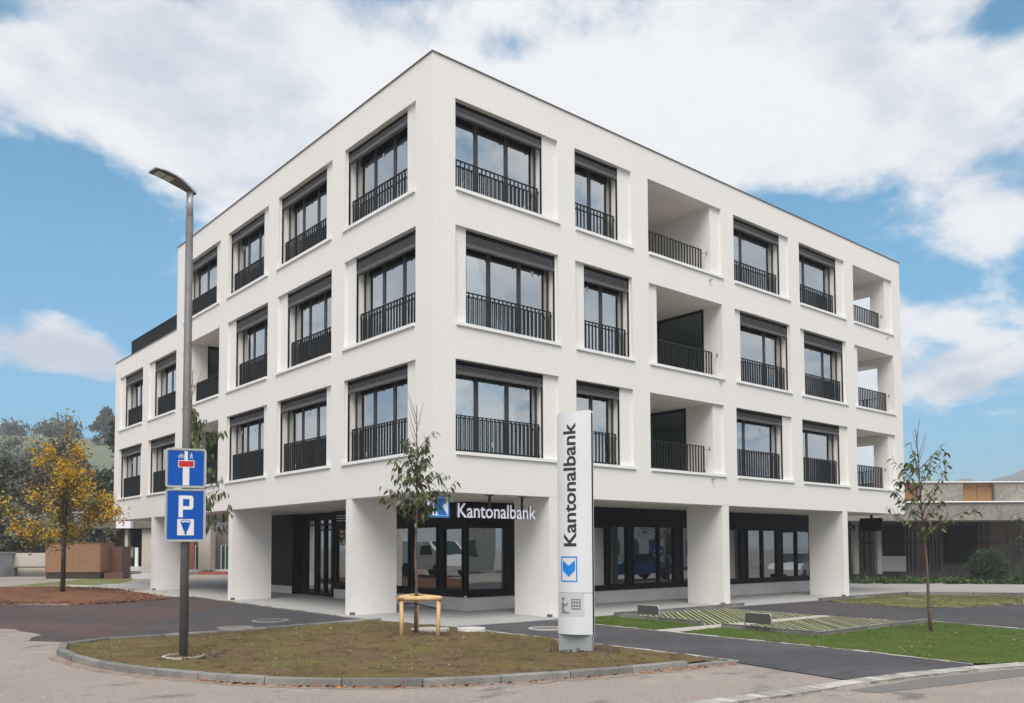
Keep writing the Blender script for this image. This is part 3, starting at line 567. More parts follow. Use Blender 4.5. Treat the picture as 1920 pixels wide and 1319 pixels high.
# --- window builder (side F, opening u0..u1, z0..z1)
def window(F,u0,u1,z0,z1,mull,f,name='window',blind=True,bh=.30,balus=0,rail=None,gd=.315,tilt=None):
    fr=MB(); w=.03; g0,g1=gd-.014,gd+.05
    fr.box(u0,u0+w+.03,g0,g1,z0,z1,F).box(u1-w-.03,u1,g0,g1,z0,z1,F).box(u0+w+.03,u1-w-.03,g0,g1,z1-.09,z1,F).box(u0+w+.03,u1-w-.03,g0,g1,z0,z0+.09,F)
    ed=[u0+w+.03]
    for mu in mull: fr.box(mu-.052,mu+.052,g0-.004,g1,z0+.09,z1-.09,F); ed+=[mu-.052,mu+.052]
    ed.append(u1-w-.03)
    o=bp(fr.build(name,M['anth'],B))
    for k in range(0,len(ed),2):
        pm=MB().box(ed[k],ed[k+1],gd,gd+.02,z0+.09,z1-.09,F)
        if random.random()<.55:
            uu=ed[k]+(ed[k+1]-ed[k])*random.uniform(.3,.7); zz=random.choice([z0+.13,z0+.20,z1-.62,z1-.55]); MB().box(uu-.03,uu+.03,gd-.006,gd-.001,zz,zz+.12,F).build('sticker',M['signwhite'],o)
        p=pm.build('pane',M['glass'],o); p.matrix_parent_inverse=PIB@Matrix.Identity(4); p.matrix_parent_inverse=Matrix.Identity(4)
    if blind:
        bl=MB(); b0,b1=.105,.175; zb=z1-bh
        MB().box(u0+.026,u1-.026,b1+.003,b1+.03,zb+.05,z1-.003,F).box(u0+.026,u1-.026,b0+.03,b1+.0025,z1-.09,z1-.003,F).build('blind_box_shade',M['black'],o)  # black head box and backing also paint the shade above and between slats
        n=int((bh-.16)/.040)
        for k in range(n+1):
            zz=z1-.10-k*.040; s0=len(bl.v); bl.box(u0+.02,u1-.02,b0,b1,zz-.013,zz,lambda u,d,z,F=F,zz=zz:F(u,d,z-(.012 if d<.13 else 0)))
        for q in range(max(2,int((u1-u0)/.85)+1)):
            uq=u0+.12+(u1-u0-.24)*q/max(1,int((u1-u0)/.85)); bl.box(uq-.005,uq+.005,b0-.004,b0-.0005,zb+.04,z1-.10,F)
        bl.build('blind',M['blind'],o)
        es=MB().box(u0+.012,u1-.012,b0-.012,b1+.006,zb,zb+.075,F)
        for q in range(max(2,int((u1-u0)/.85)+1)):
            uq=u0+.12+(u1-u0-.24)*q/max(1,int((u1-u0)/.85)); es.box(uq-.02,uq+.02,b0-.024,b0-.0125,zb-.025,zb+.06,F)
        es.build('blind_end_slat',M['blind2'],o)
        MB().box(u0+.002,u0+.024,.095,.135,z0,z1-.003,F).build('blind_guide',M['black'],o); MB().box(u1-.024,u1-.002,.095,.135,z0,z1-.003,F).build('blind_guide',M['black'],o)
    return o
balusters_left=300
def railing(F,u0,u1,z0,z1,d,single,name='railing'):
    global balusters_left
    rl=MB().box(u0,u1,d-.022,d+.022,z1-.018,z1,F).box(u0,u1,d-.015,d+.015,z0,z0+.028,F).box(u0,u0+.022,d-.02,d+.02,z0+.029,z1-.019,F).box(u1-.022,u1,d-.02,d+.02,z0+.029,z1-.019,F)
    for uu,s in((u0,-1),(u1,1)):
        for zz in (z0+.03,z1-.12): rl.box(uu-.03 if s<0 else uu,uu if s<0 else uu+.03,d-.012,d+.012,zz,zz+.05,F)
    o=bp(rl.build(name,M['rail'],B)); n=max(3,round((u1-u0)/.122)); st=MB()
    for k in range(1,n):
        u=u0+(u1-u0)*k/n
        if single and balusters_left>0:
            MB().box(u-.006,u+.006,d-.021,d+.021,z0+.0285,z1-.0185,F).build('baluster',M['rail'],o); balusters_left-=1
        else: st.box(u-.006,u+.006,d-.021,d+.021,z0+.0285,z1-.0185,F)
    if st.v: stuff(st.build('balusters',M['rail'],o))
    return o
def sill(F,a,b,f):
    m=MB().box(a+.005,b+.055 if True else b,-.045,DB-.06,SILL[f],SILL[f]+.07,F); 
    return bp(m.build('window_sill',M['sill'],B))
BH=[.30,.38,.30]; RT=[4.72,7.45,10.33]
def mulls(a,b,kind):
    if kind==3: return [a+(b-a)*.305,a+(b-a)*.645]
    if kind==2: return [(a+b)/2]
    if kind=='l': return [a+(b-a)*.31]
    return [a+(b-a)*.62]
Rk={2:[3,2,0,'l','l',0],1:[3,2,0,'r','r',0],0:[3,2,0,'l','l',0]}
Lk={2:[3,3,3,2],1:[3,3,3,0,2,2],0:[3,3,3,0,2,2]}
order=[]
for F,rec,win,kk,side in((FR,Rrec,Rwin,Rk,'R'),(FL,Lrec,Lwin,Lk,'L')):
    for i in range(6):
        for f in (2,1,0):
            if i>=len(kk[f]): continue
            a,b=win[f][i]; zs=SILL[f]+.07; sill(F,rec[i][0]-.0,rec[i][1],f)
            near=i<2 or (side=='L' and i==2)
            if kk[f][i]==0:
                gap=.27 if side=='R' else .27
                (railing(F,a+.04,b-gap,zs+.02,RT[f]-.04,.20,near))
                MB_=MB().tube([F(b-gap,.20,RT[f]-.14),F(b-.005,.20,RT[f]-.10)],.008,5).box(b-.012,b-.001,.17,.23,RT[f]-.14,RT[f]-.04,F); bp(MB_.build('rail_bracket',M['alu'],B))
                continue
            ms=mulls(a,b,kk[f][i])
            if side=='L' and kk[f][i]==3: ms=[a+(b-a)*.33,a+(b-a)*.655]
            window(F,a+.001,b-.001,zs,HEAD[f]-.001,ms,f,bh=BH[f])
            railing(F,a+.045,b-.045,zs+.02,RT[f],.20,near)
# --- loggias
def loggia(F,a,b,f,depth,name='loggia',openright=False):
    z0,z1=SILL[f]+.02,HEAD[f]; d0=DB; lg=MB()
    def q(*c): lg.add([F(*p) for p in c],[(0,1,2,3)])
    q((a,d0,z1),(b,d0,z1),(b,depth,z1),(a,depth,z1)); q((a,d0,z0),(b,d0,z0),(b,depth,z0),(a,depth,z0))
    q((a,depth,z0),(b,depth,z0),(b,depth,z1),(a,depth,z1)); q((a,d0,z0),(a,depth,z0),(a,depth,z1),(a,d0,z1))
    if not openright: q((b,d0,z0),(b,depth,z0),(b,depth,z1),(b,d0,z1))
    else:
        q((b,d0,z0),(b,.62,z0),(b,.62,z1),(b,d0,z1)); q((b,3.1,z0),(b,depth,z0),(b,depth,z1),(b,3.1,z1)); q((b,.62,z1-.22),(b,3.1,z1-.22),(b,3.1,z1),(b,.62,z1))
        e=E_X-.43
        for y in(.62,3.1): q((b,y,z0),(e,y,z0),(e,y,z1-.22),(b,y,z1-.22))
        q((b,.62,z1-.22),(b,3.1,z1-.22),(e,3.1,z1-.22),(e,.62,z1-.22)); q((b,.62,z0),(b,3.1,z0),(e,3.1,z0),(e,.62,z0))
    return bp(lg.build(name,M['plaster_in'],B,recalc=False))
for f in (0,1,2):
    a,b=Rwin[f][2]; lo=loggia(FR,a,b,f,4.6)
    if f<2:
        y0={1:.66,0:1.02}[f]; fr=MB().box(b-.035,b-.002,y0,4.55,HEAD[f]-.09,HEAD[f]-.004).box(b-.035,b-.002,y0,y0+.05,SILL[f]+.03,HEAD[f]-.091).box(b-.035,b-.002,2.3,2.36,SILL[f]+.03,HEAD[f]-.091)
        o=bp(fr.build('loggia_window',M['black'],B)); 
        MB().box(b-.022,b-.012,y0+.051,2.299,SILL[f]+.03,HEAD[f]-.091).build('pane',M['glass3d'] if 'glass3d' in M else M['glass3'],o); MB().box(b-.022,b-.012,2.361,4.5,SILL[f]+.03,HEAD[f]-.091).build('pane',M['glass3'],o)
        MB().box(b-.009,b-.003,y0+.05,4.5,SILL[f]+.03,HEAD[f]-.091).build('reveal_backing',M['greenwall'],o)
    a,b=Rwin[f][5]; loggia(FR,a,b,f,4.0,openright=True)
    # railing in the east opening
    FEo=lambda u,d,z:(E_X-d,u,z); railing(FEo,.66,3.06,SILL[f]+.09,RT[f]-.04,.2,False)
    if f<2:
        a,b=Lwin[f][3]; loggia(FL,a,b,f,4.0)
        x0=.66 if f else .8; fr=MB().box(x0,3.9,b-.035,b-.002,HEAD[f]-.10,HEAD[f]-.004).box(x0,x0+.05,b-.035,b-.002,SILL[f]+.03,HEAD[f]-.101)
        o=bp(fr.build('loggia_window',M['black'],B)); MB().box(x0+.051,3.85,b-.022,b-.012,SILL[f]+.03,HEAD[f]-.101).build('pane',M['glass3'],o); MB().box(x0+.05,3.85,b-.009,b-.003,SILL[f]+.03,HEAD[f]-.101).build('reveal_backing',M['greenwall'],o)
# small overflow spouts below the loggia sills
for x,z in ((9.52,9.39),(9.94,6.54),(9.50,3.755),(20.0,9.39)):
    bp(MB().tube([(x,-.001,z),(x,-.09,z-.01)],.03,10).build('overflow_spout',M['alu'],B,smooth=False))
# roof terrace railing on the lower wing
railing(FL,16.95,22.2,9.55,10.42,.5,False,'roof_railing')
# --- columns
def column(u,F,w=.30,inner=1.25):
    c=MB(); vs=[]; 
    for z in (None,Z0+.003):
        for (uu,d) in ((u,.004),(u+w,.004),(u+w,inner),(u,inner)):
            x,y,_=F(uu,d,0); vs.append((x,y,gz(x,y)+.0 if z is None else z))
    c.add(vs,[(0,1,2,3),(4,5,6,7),(0,1,5,4),(1,2,6,5),(2,3,7,6),(3,0,4,7)])
    o=bp(c.build('column',M['column'],B))
    gzz=gz(*F(u,0,0)[:2]); bp(MB().box(u-.006,u+.07,-.004,.10,gzz-.02,gzz+.09,F).build('base_shoe',M['metal'],B))
    return o
for u in (3.30,9.95,16.60): column(u,FR,.31)
for u in (3.30,10.38,17.52): column(u,FL,.28)
for x,y in ((12.0,20.5),(6.2,20.8)): bp(MB().box(x,x+1.0,y,y+.35,gz(x,y),Z0+.003).build('column',M['column'],B))
# --- ground floor: shop front
GX,GY,SX,SY=2.95,2.70,20.0,15.35
pl=MB(); zt=.64
pl.box(GX,SX,GY,GY+.25,.1,zt).box(GX,GX+.25,GY+.251,9.55,.1,zt).box(GX,GX+.25,12.45,SY,.1,zt)
bp(pl.build('plinth',M['plinth'],B))
def shopside(F,u0,u1,panes,zb,d,name,kick=None):
    """black framed glazing between u0,u1; panes=[(a,b,z0,z1)]"""
    m=MB(); hs=[(a,b,z0,z1) for a,b,z0,z1 in panes]; perf(m,F,u0,u1,zb,Z0,hs,d+.03,d+.12)
    # raised frames round every pane, cover strip of the blind box
    for a,b,z0,z1 in panes:
        m.box(a-.05,a-.004,d-.005,d+.029,z0-.05,z1+.05,F).box(b+.004,b+.05,d-.005,d+.029,z0-.05,z1+.05,F).box(a-.004,b+.004,d-.005,d+.029,z1+.004,z1+.05,F).box(a-.004,b+.004,d-.005,d+.029,z0-.05,z0-.004,F)
    m.box(u0,u1,d-.02,d+.0295,2.62,2.66,F).box(u0,u1,d-.03,d+.0295,zb,zb+.05,F)
    o=bp(m.build(name,M['black'],B))
    for a,b,z0,z1 in panes: MB().box(a+.001,b-.001,d+.06,d+.075,z0+.001,z1-.001,F).build('pane',M['glass2'],o)
    return o
shopside(FR,GX+.001,SX,[(3.02,4.20,.80,2.36),(5.0,6.1,.80,2.36),(6.25,7.35,.80,2.36),(7.50,8.07,.76,2.42),(8.25,8.95,.78,2.46),(9.26,10.38,.78,2.46),(10.46,11.15,.78,2.46),(11.60,12.10,.78,2.46),(12.5,13.3,.78,2.42),(13.5,14.73,.78,2.42),(15.15,15.98,.78,2.42),(16.08,16.92,.78,2.42),(17.30,18.18,.78,2.42),(18.27,19.22,.78,2.42)],.60,GY,'shopfront')
ls=shopside(FL,GY+.121,9.56,[(2.92,3.72,.80,2.34),(4.04,5.12,.78,2.40),(5.38,6.25,.80,2.40),(6.6,8.4,.78,2.40),(8.80,9.42,.80,2.44)],.60,GX,'shopfront')
# entrance with three tall panes
shopside(FL,9.57,12.44,[(9.84,10.10,.42,2.78),(10.20,10.60,.42,2.78),(10.70,11.12,.42,2.78),(11.34,11.92,.42,2.78)],.27,GX+.25,'entrance_door')
bp(MB().box(GX-.005,GX+.25,9.561,9.60,.27,Z0-.001).build('entrance_reveal',M['black'],B)); bp(MB().box(GX-.005,GX+.25,12.41,12.449,.27,Z0-.001).build('entrance_reveal',M['black'],B))
shopside(FL,12.45,SY,[],.60,GX,'black_panel'); 
for y in (13.2,14.0,14.7): bp(MB().box(GX+.020,GX+.0295,y,y+.02,.66,2.6).build('panel_joint',M['anth'],B))
bp(MB().box(SX-.12,SX,GY+.13,SY,.2,Z0).box(GX+.13,SX-.13,SY-.12,SY,.2,Z0).build('rear_wall',M['plinth'],B))
bp(MB().box(GX+2.8,GX+2.9,GY+3.0,SY-.2,.25,3.0).box(GX+2.91,SX-.2,GY+2.9,GY+3.0,.25,3.0).box(6.6,6.7,GY+.14,GY+2.89,.25,3.0).box(GX+.14,GX+2.79,8.5,8.6,.25,3.0).box(GX+.13,SX-.13,GY+.13,SY-.13,.235,.245).build('bank_room_walls',mat('bank_room_wall',(.42,.40,.38),.9),B))
# curtains low behind the right windows
cu=MB()
for a,b in ((7.6,8.1),(9.3,11.1),(13.5,14.7),(15.2,16.9)):
    k=a
    while k<b: cu.box(k,k+.05,GY+.30+.02*math.sin(k*31),GY+.31+.02*math.sin(k*31),.7,1.5 if a<13 else 1.85); k+=.1
bp(cu.build('curtain',M['curtain'],B)); 
# vent louvres above the door side window
bp(MB().box(GX+.0,GX+.0295,8.85,9.4,2.70,2.73).box(GX,GX+.0295,8.85,9.4,2.78,2.81).box(GX,GX+.0295,8.85,9.4,2.86,2.89).build('vent_louvre',M['alu'],B))
# inside: warm wall lamp and a ceiling lamp
wl=empty('wall_lamp',(4.6,7.05,2.0)); tag(wl,'small lit half dome wall lamp inside the bank left of the staked tree','lamp')
g=MB().tube([(0,0,-.0),(0,0,.16)],[.15,.15],14); g.add([],[]); g.build('lamp_shade',M['lampwarm'],wl,smooth=True); MB().box(.15,1.15,-.03,.03,.05,.1).build('lamp_arm',M['alu'],wl)
cl=empty('ceiling_lamp',(4.35,4.2,2.42)); tag(cl,'small glowing ceiling lamp inside the bank beside the corner entrance glass','lamp')
MB().tube([(0,0,0),(0,0,.025)],[.12,.12],12).build('lamp_shade',M['ceilglow'],cl); MB().tube([(0,0,.026),(0,0,.6)],.01,6).build('lamp_cord',M['black'],cl)

# ================================================================== SIGNS
def text_mb(s,height_cap,width=None,extr=0,off=0.0,space=1.0):
    """returns list of (char mesh verts, faces) via a font curve converted to a mesh; origin bottom left, cap height given"""
    cu=bpy.data.curves.new('t','FONT'); cu.body=s; cu.size=1; cu.extrude=extr; cu.offset=off; cu.resolution_u=3; cu.space_character=space
    ob=bpy.data.objects.new('t',cu); COL.objects.link(ob); dg=bpy.context.evaluated_depsgraph_get(); me=ob.evaluated_get(dg).to_mesh()
    V=[tuple(v.co) for v in me.vertices]; Fc=[tuple(p.vertices) for p in me.polygons]
    ob.evaluated_get(dg).to_mesh_clear(); bpy.data.objects.remove(ob); return V,Fc
def fit(V,x0,x1,y0,y1,refx=None,refy=None):
    xs=[v[0] for v in V]; ys=[v[1] for v in V]; a,b=refx or (min(xs),max(xs)); c,d=refy or (min(ys),max(ys))
    return [(x0+(v[0]-a)/(b-a)*(x1-x0),y0+(v[1]-c)/(d-c)*(y1-y0),v[2]) for v in V]
def letters_sign(word,F,x0,x1,zb,zc,d,thick,m,parent,inv):
    """upright 3D letters, each its own object"""
    V,_=text_mb(word,1,off=.008); X0,X1=min(v[0] for v in V),max(v[0] for v in V)
    Vk,_=text_mb('K',1,off=.008); y0,y1=min(v[1] for v in Vk),max(v[1] for v in Vk)
    sxx=(x1-x0)/(X1-X0); szz=(zc-zb)/(y1-y0)
    def wid(s): 
        if not s: return 0
        V,_=text_mb(s+'|',1,off=0); return max(v[0] for v in V)
    base=wid('')
    bar=max(v[0] for v in text_mb('|',1)[0])
    for i,ch in enumerate(word):
        V,Fc=text_mb(ch,1,extr=.5,off=.008); adv=0 if i==0 else max(v[0] for v in text_mb(word[:i]+'|',1)[0])-bar
        vs=[F(x0+(v[0]+adv-X0)*sxx,d+(.5-v[2])*thick,zb+(v[1]-y0)*szz) for v in V]
        o=MB().add(vs,Fc).build('letter',m,parent); o.matrix_parent_inverse=inv; o.data.materials.append(M['letshade'])
        ax=Vector(F(0,1,0))-Vector(F(0,0,0))
        for p_ in o.data.polygons: p_.material_index=0 if abs(p_.normal.dot(ax))>.7 else 1  # letter sides get a dark colour in place of their shadow
def k_emblem(F,x0,x1,z0,z1,d,parent,inv,rot=False,th=.08):
    """white box, blue frame and the blue folded arrow"""
    W_,H_=x1-x0,z1-z0
    o=MB().box(x0,x1,d,d+th,z0,z1,F).build('sign_box',M['boxwhite'] if not rot else M['pyl'],parent); o.matrix_parent_inverse=inv
    b=.07*W_; fr=MB().box(x0,x1,d-.006,d-.001,z1-b,z1,F).box(x0,x1,d-.006,d-.001,z0,z0+b,F).box(x0,x0+b,d-.006,d-.001,z0+b,z1-b,F).box(x1-b,x1,d-.006,d-.001,z0+b,z1-b,F)
    o=fr.build('emblem_frame',M['bankblue'],parent); o.matrix_parent_inverse=inv
    if not rot: P=[(.42,.90),(.92,.90),(.66,.50),(.90,.10),(.45,.10),(.21,.50)]
    else: P=[(.10,.86),(.5,.66),(.90,.86),(.90,.47),(.5,.18),(.10,.47)]
    vs=[F(x0+p[0]*W_,dd,z0+p[1]*H_) for dd in(d-.006,d-.001) for p in P]
    n=6; half=[(0,1,2,5),(2,3,4,5)] if not rot else [(0,1,4,5),(1,2,3,4)]
    fs=[h for h in half]+[tuple(i+6 for i in h) for h in half]+[(i,(i+1)%n,n+(i+1)%n,n+i) for i in range(n)]
    o=MB().add(vs,fs).build('emblem_arrow',M['bankblue'],parent); o.matrix_parent_inverse=inv
def hanging_sign(F,x0,label,backdrop=True,sc_=1.0,side=1):
    x,y,_=F(x0,.35,0); t=empty('hanging_sign',(x,y,2.2)); tag(t,label,'sign','hanging bank signs under the overhang'); inv=Matrix.Translation(t.location).inverted()
    return t,inv
hs,inv=hanging_sign(FR,.2,'white three dimensional Kantonalbank letters with blue emblem box hanging at the street corner')
k_emblem(FR,.10,.62,2.50,2.965,.25,hs,inv)
letters_sign('Kantonalbank',FR,.82,3.07,2.505,2.815,.22,.045,M['letwhite'],hs,inv)
def rods(F,us,z0,d,parent,inv):
    for u in us: 
        o=MB().box(u-.025,u+.025,d-.02,d+.02,z0,Z0-.001,F).box(u-.09,u+.09,d-.05,d+.05,Z0-.015,Z0-.001,F).build('hanger_rod',M['brownpaint'],parent); o.matrix_parent_inverse=inv
rods(FR,(1.78,2.74),2.60,.325,hs,inv); o=MB().box(.85,3.03,.30,.33,2.60,2.63).build('letter_rail',M['black'],hs); o.matrix_parent_inverse=inv
hs2,inv=hanging_sign(FL,13,'Kantonalbank letters on a hanging sign seen side on through the columns at the left')
FLr=lambda u,d,z:(d,27.4-u,z)
letters_sign('Kantonalbank',FLr,12.05,14.30,2.52,2.84,.95,.015,M['letwhite'],hs2,inv)
o=MB().box(.985,1.015,13.1,15.35,2.55,2.585).build('letter_rail',M['black'],hs2); o.matrix_parent_inverse=inv
for y in (13.6,14.9): o=MB().box(.98,1.02,y-.02,y+.02,2.6,Z0-.001).build('hanger_rod',M['brownpaint'],hs2); o.matrix_parent_inverse=inv
hs3,inv=hanging_sign(FR,21,'black back of a hanging sign box and letters beyond the last right column')
FEs=lambda u,d,z:(20.75-d,u,z)
o=MB().box(20.40,20.48,.55,1.40,2.42,2.90).build('sign_box',M['dark'],hs3); o.matrix_parent_inverse=inv
o=MB().box(20.42,20.46,.92,1.0,2.901,Z0-.001).build('hanger_rod',M['black'],hs3); o.matrix_parent_inverse=inv
letters_sign('Kantonalbank',lambda u,d,z:(20.45+d,u,z),1.62,3.9,2.42,2.72,0,.06,M['black'],hs3,inv)
# small lettering on the panes
V,Fc=text_mb('kantonalbank',1); V=fit(V,3.42,3.95,1.22,1.30)
sg=MB().add([(v[0],GY+.052,v[1]) for v in V],Fc).build('window_lettering',M['iconback'],B); bp(sg)
V,Fc=text_mb('kantonalbank',1); V=fit(V,15.45,15.95,1.30,1.37)
bp(MB().add([(v[0],GY+.052,v[1]) for v in V],Fc).build('window_lettering',M['iconback'],B))

# --- pylon
PX,PY=-1.19,-5.40; vdir=Vector((PX-CAM[0],PY-CAM[1],0)).normalized()
rzp=math.atan2(vdir.x*-1,vdir.y)-R(19)   # local -Y faces the camera, turned a little
pyl=empty('bank_pylon',(PX,PY,gz(PX,PY)+.06),rzp); tag(pyl,'tall white convex pylon with vertical Kantonalbank lettering, blue emblem and cash machine symbol','sign')
zb=.30; zt_=3.59; hw=.270
def lens(n=14,depth=.10,w=hw,y0=-.045): return [(-w+2*w*k/n,y0-depth*(1-((-1+2*k/n))**2)) for k in range(n+1)]
fp=lens(); 
def shell(z0,z1,slope=0):
    m=MB(); n=len(fp); vs=[]
    for z in(0,1):
        for x,y in fp: vs.append((x,y,(z0 if not z else z1+slope*(x/hw))))
        for x,y in reversed(fp): vs.append((x*.985,-.043,(z0 if not z else z1+slope*(x/hw))))
    N=2*n; return m.add(vs,[tuple(range(N)),tuple(range(N,2*N))]+[(i,(i+1)%N,N+(i+1)%N,N+i) for i in range(N)])
shell(.912,zt_,.025).build('front_panel',M['pyl'],pyl); shell(zb,.905).build('front_panel',M['pyl'],pyl)
MB().box(-hw+.02,hw-.006,-.042,.044,zb+.01,zt_-.01).build('core',M['black'],pyl)
bk=MB().prism([(x*1.0,-y+.002) for x,y in lens()],zb,zt_+.02); bk.build('back_panel',M['pyl'],pyl)
MB().box(-hw+.015,hw-.01,-.06,.05,-.25,zb-.002).build('base_plate',M['pylbase'],pyl)
def onface(x,z,e=.0025):
    t=x/hw; return (x,-.045-.10*(1-t*t)-e,z)
V,Fc=text_mb('Kantonalbank',1,off=.022); V=fit(V,1.593,3.430,0,1,refy=(min(v[1] for v in V),max(v[1] for v in V)))
# subdivide so the flat print follows the curve
vv=[onface(.062-(v[1])*.205,v[0]) for v in V]
bm=bmesh.new(); vb=[bm.verts.new((v[0],v[1],0)) for v in V]
for f in Fc:
    try: bm.faces.new([vb[i] for i in f])
    except Exception: pass
for k in range(1,8): bmesh.ops.bisect_plane(bm,geom=bm.verts[:]+bm.edges[:]+bm.faces[:],plane_co=(0,k/8,0),plane_no=(0,1,0))
for v in bm.verts: v.co=Vector(onface(.062-v.co.y*.205,v.co.x))
me=bpy.data.meshes.new('lettering'); bm.to_mesh(me); bm.free(); me.materials.append(M['letdark']); link('lettering',me,pyl)
def fprint(name,polys,m,e=.003,parent=pyl):
    bm=bmesh.new()
    for P in polys:
        try: bm.faces.new([bm.verts.new((x,z,0)) for x,z in P])
        except Exception: pass
    for k in range(-9,10): bmesh.ops.bisect_plane(bm,geom=bm.verts[:]+bm.edges[:]+bm.faces[:],plane_co=(k*hw/10,0,0),plane_no=(1,0,0))
    for v in bm.verts: v.co=Vector(onface(v.co.x,v.co.y,e))
    me=bpy.data.meshes.new(name); bm.to_mesh(me); bm.free(); me.materials.append(m); return link(name,me,parent)
rect=lambda a,b,c,d:[(a,c),(b,c),(b,d),(a,d)]
e0,e1,f0,f1=-.200,.070,1.072,1.446; bw=.018
fprint('emblem_frame',[rect(e0,e1,f0,f0+bw),rect(e0,e1,f1-bw,f1),rect(e0,e0+bw,f0+bw,f1-bw),rect(e1-bw,e1,f0+bw,f1-bw)],M['bankblue'])
ex=lambda t:e0+t*(e1-e0); fz=lambda t:f0+t*(f1-f0)
fprint('emblem_arrow',[[(ex(.12),fz(.85)),(ex(.12),fz(.44)),(ex(.5),fz(.20)),(ex(.5),fz(.63))],[(ex(.5),fz(.63)),(ex(.5),fz(.20)),(ex(.88),fz(.44)),(ex(.88),fz(.85))]],M['bankblue'])
fprint('icon_field',[rect(-.245,.165,.566,.895)],M['iconback'],.002)
cxc=lambda x,z,r,n=14:[(x+r*math.cos(6.2832*k/n),z+r*math.sin(6.2832*k/n)) for k in range(n)]
fprint('cash_machine_icon',[cxc(-.165,.815,.028),[(-.195,.77),(-.15,.77),(-.135,.73),(-.15,.655),(-.195,.655)],[(-.19,.652),(-.15,.652),(-.09,.625),(-.05,.625),(-.05,.605),(-.19,.605)],[(-.145,.745),(-.14,.715),(-.095,.715),(-.080,.770),(-.098,.775),(-.108,.738)],rect(-.025,.115,.665,.825)],M['icongrey'],.0035)
fprint('keypad_dots',[cxc(.008+.037*i,.698+.048*j,.012,8) for i in range(3) for j in range(3)],M['signwhite'],.005)

# --- street lamp
LX,LY=-5.81,-2.155; lg=gz(LX,LY)+.075
lamp=empty('street_lamp',(LX,LY,lg)); tag(lamp,'tall grey street lamp with flat head, two blue signs on its post','street lamp')
MB().tube([(0,0,-.2),(0,0,3.0),(0,0,6.35)],[.060,.058,.052],20).build('pole',M['metal'],lamp,smooth=True)
MB().tube([(0,0,6.352),(0,0,6.72)],[.050,.048],20).build('pole_top',M['lampgrey'],lamp,smooth=True)
hd=Vector((-.985,-.17,0)).normalized(); hr=Vector((-hd.y,hd.x,0))
prof=[(-.075,6.70,.055,.06),(.0,6.725,.07,.07),(.10,6.765,.10,.07),(.20,6.80,.13,.06),(.30,6.825,.14,.05),(.44,6.845,.14,.04),(.57,6.845,.12,.028)]
hm=MB(); sec=[]
for s,z,w_,th in prof:
    for a,b in ((-1,-1),(-.9,.2),(-.5,.9),(.5,.9),(.9,.2),(1,-1)):
        p=hd*s+hr*(a*w_); sec.append((p.x,p.y,z+(b+1)*.5*th-.0))
n=6; hm.add(sec,[tuple(range(n)),tuple(range(len(sec)-1,len(sec)-1-n,-1))]+[(i*n+k,i*n+(k+1)%n,(i+1)*n+(k+1)%n,(i+1)*n+k) for i in range(len(prof)-1) for k in range(n-1)])
hm.build('lamp_head',M['lampgrey'],lamp,smooth=False)
un=MB(); us=[]
for s,z,w_,th in prof:
    for a in(-.96,.96): p=hd*s+hr*(a*w_); us.append((p.x,p.y,z-.004))
    for a in(.96,-.96): p=hd*s+hr*(a*w_); us.append((p.x,p.y,z+.01))
un.add(us,[(i*4+k,i*4+(k+1)%4,(i+1)*4+(k+1)%4,(i+1)*4+k) for i in range(len(prof)-1) for k in range(4)]+[(0,1,2,3),tuple(len(us)-4+k for k in range(4))]); un.build('lamp_underside',M['lampunder'],lamp)
for s0,s1 in((.28,.39),(.41,.52)):
    for w0,w1 in((-.075,-.004),(.004,.075)):
        q=[hd*s0+hr*w0,hd*s1+hr*w0,hd*s1+hr*w1,hd*s0+hr*w1]; zf=lambda s:6.818+(s-.28)*.11
        vs=[(q[i].x,q[i].y,(zf(s0) if i in(0,3) else zf(s1))-dz) for dz in(.008,.02) for i in range(4)]
        MB().add(vs,[(0,1,2,3),(4,5,6,7),(0,1,5,4),(1,2,6,5),(2,3,7,6),(3,0,4,7)]).build('led_panel',M['led'],lamp)
disc(MB(),0,0,.24,.29,-.06,.014).build('base_ring',M['ring'],lamp)
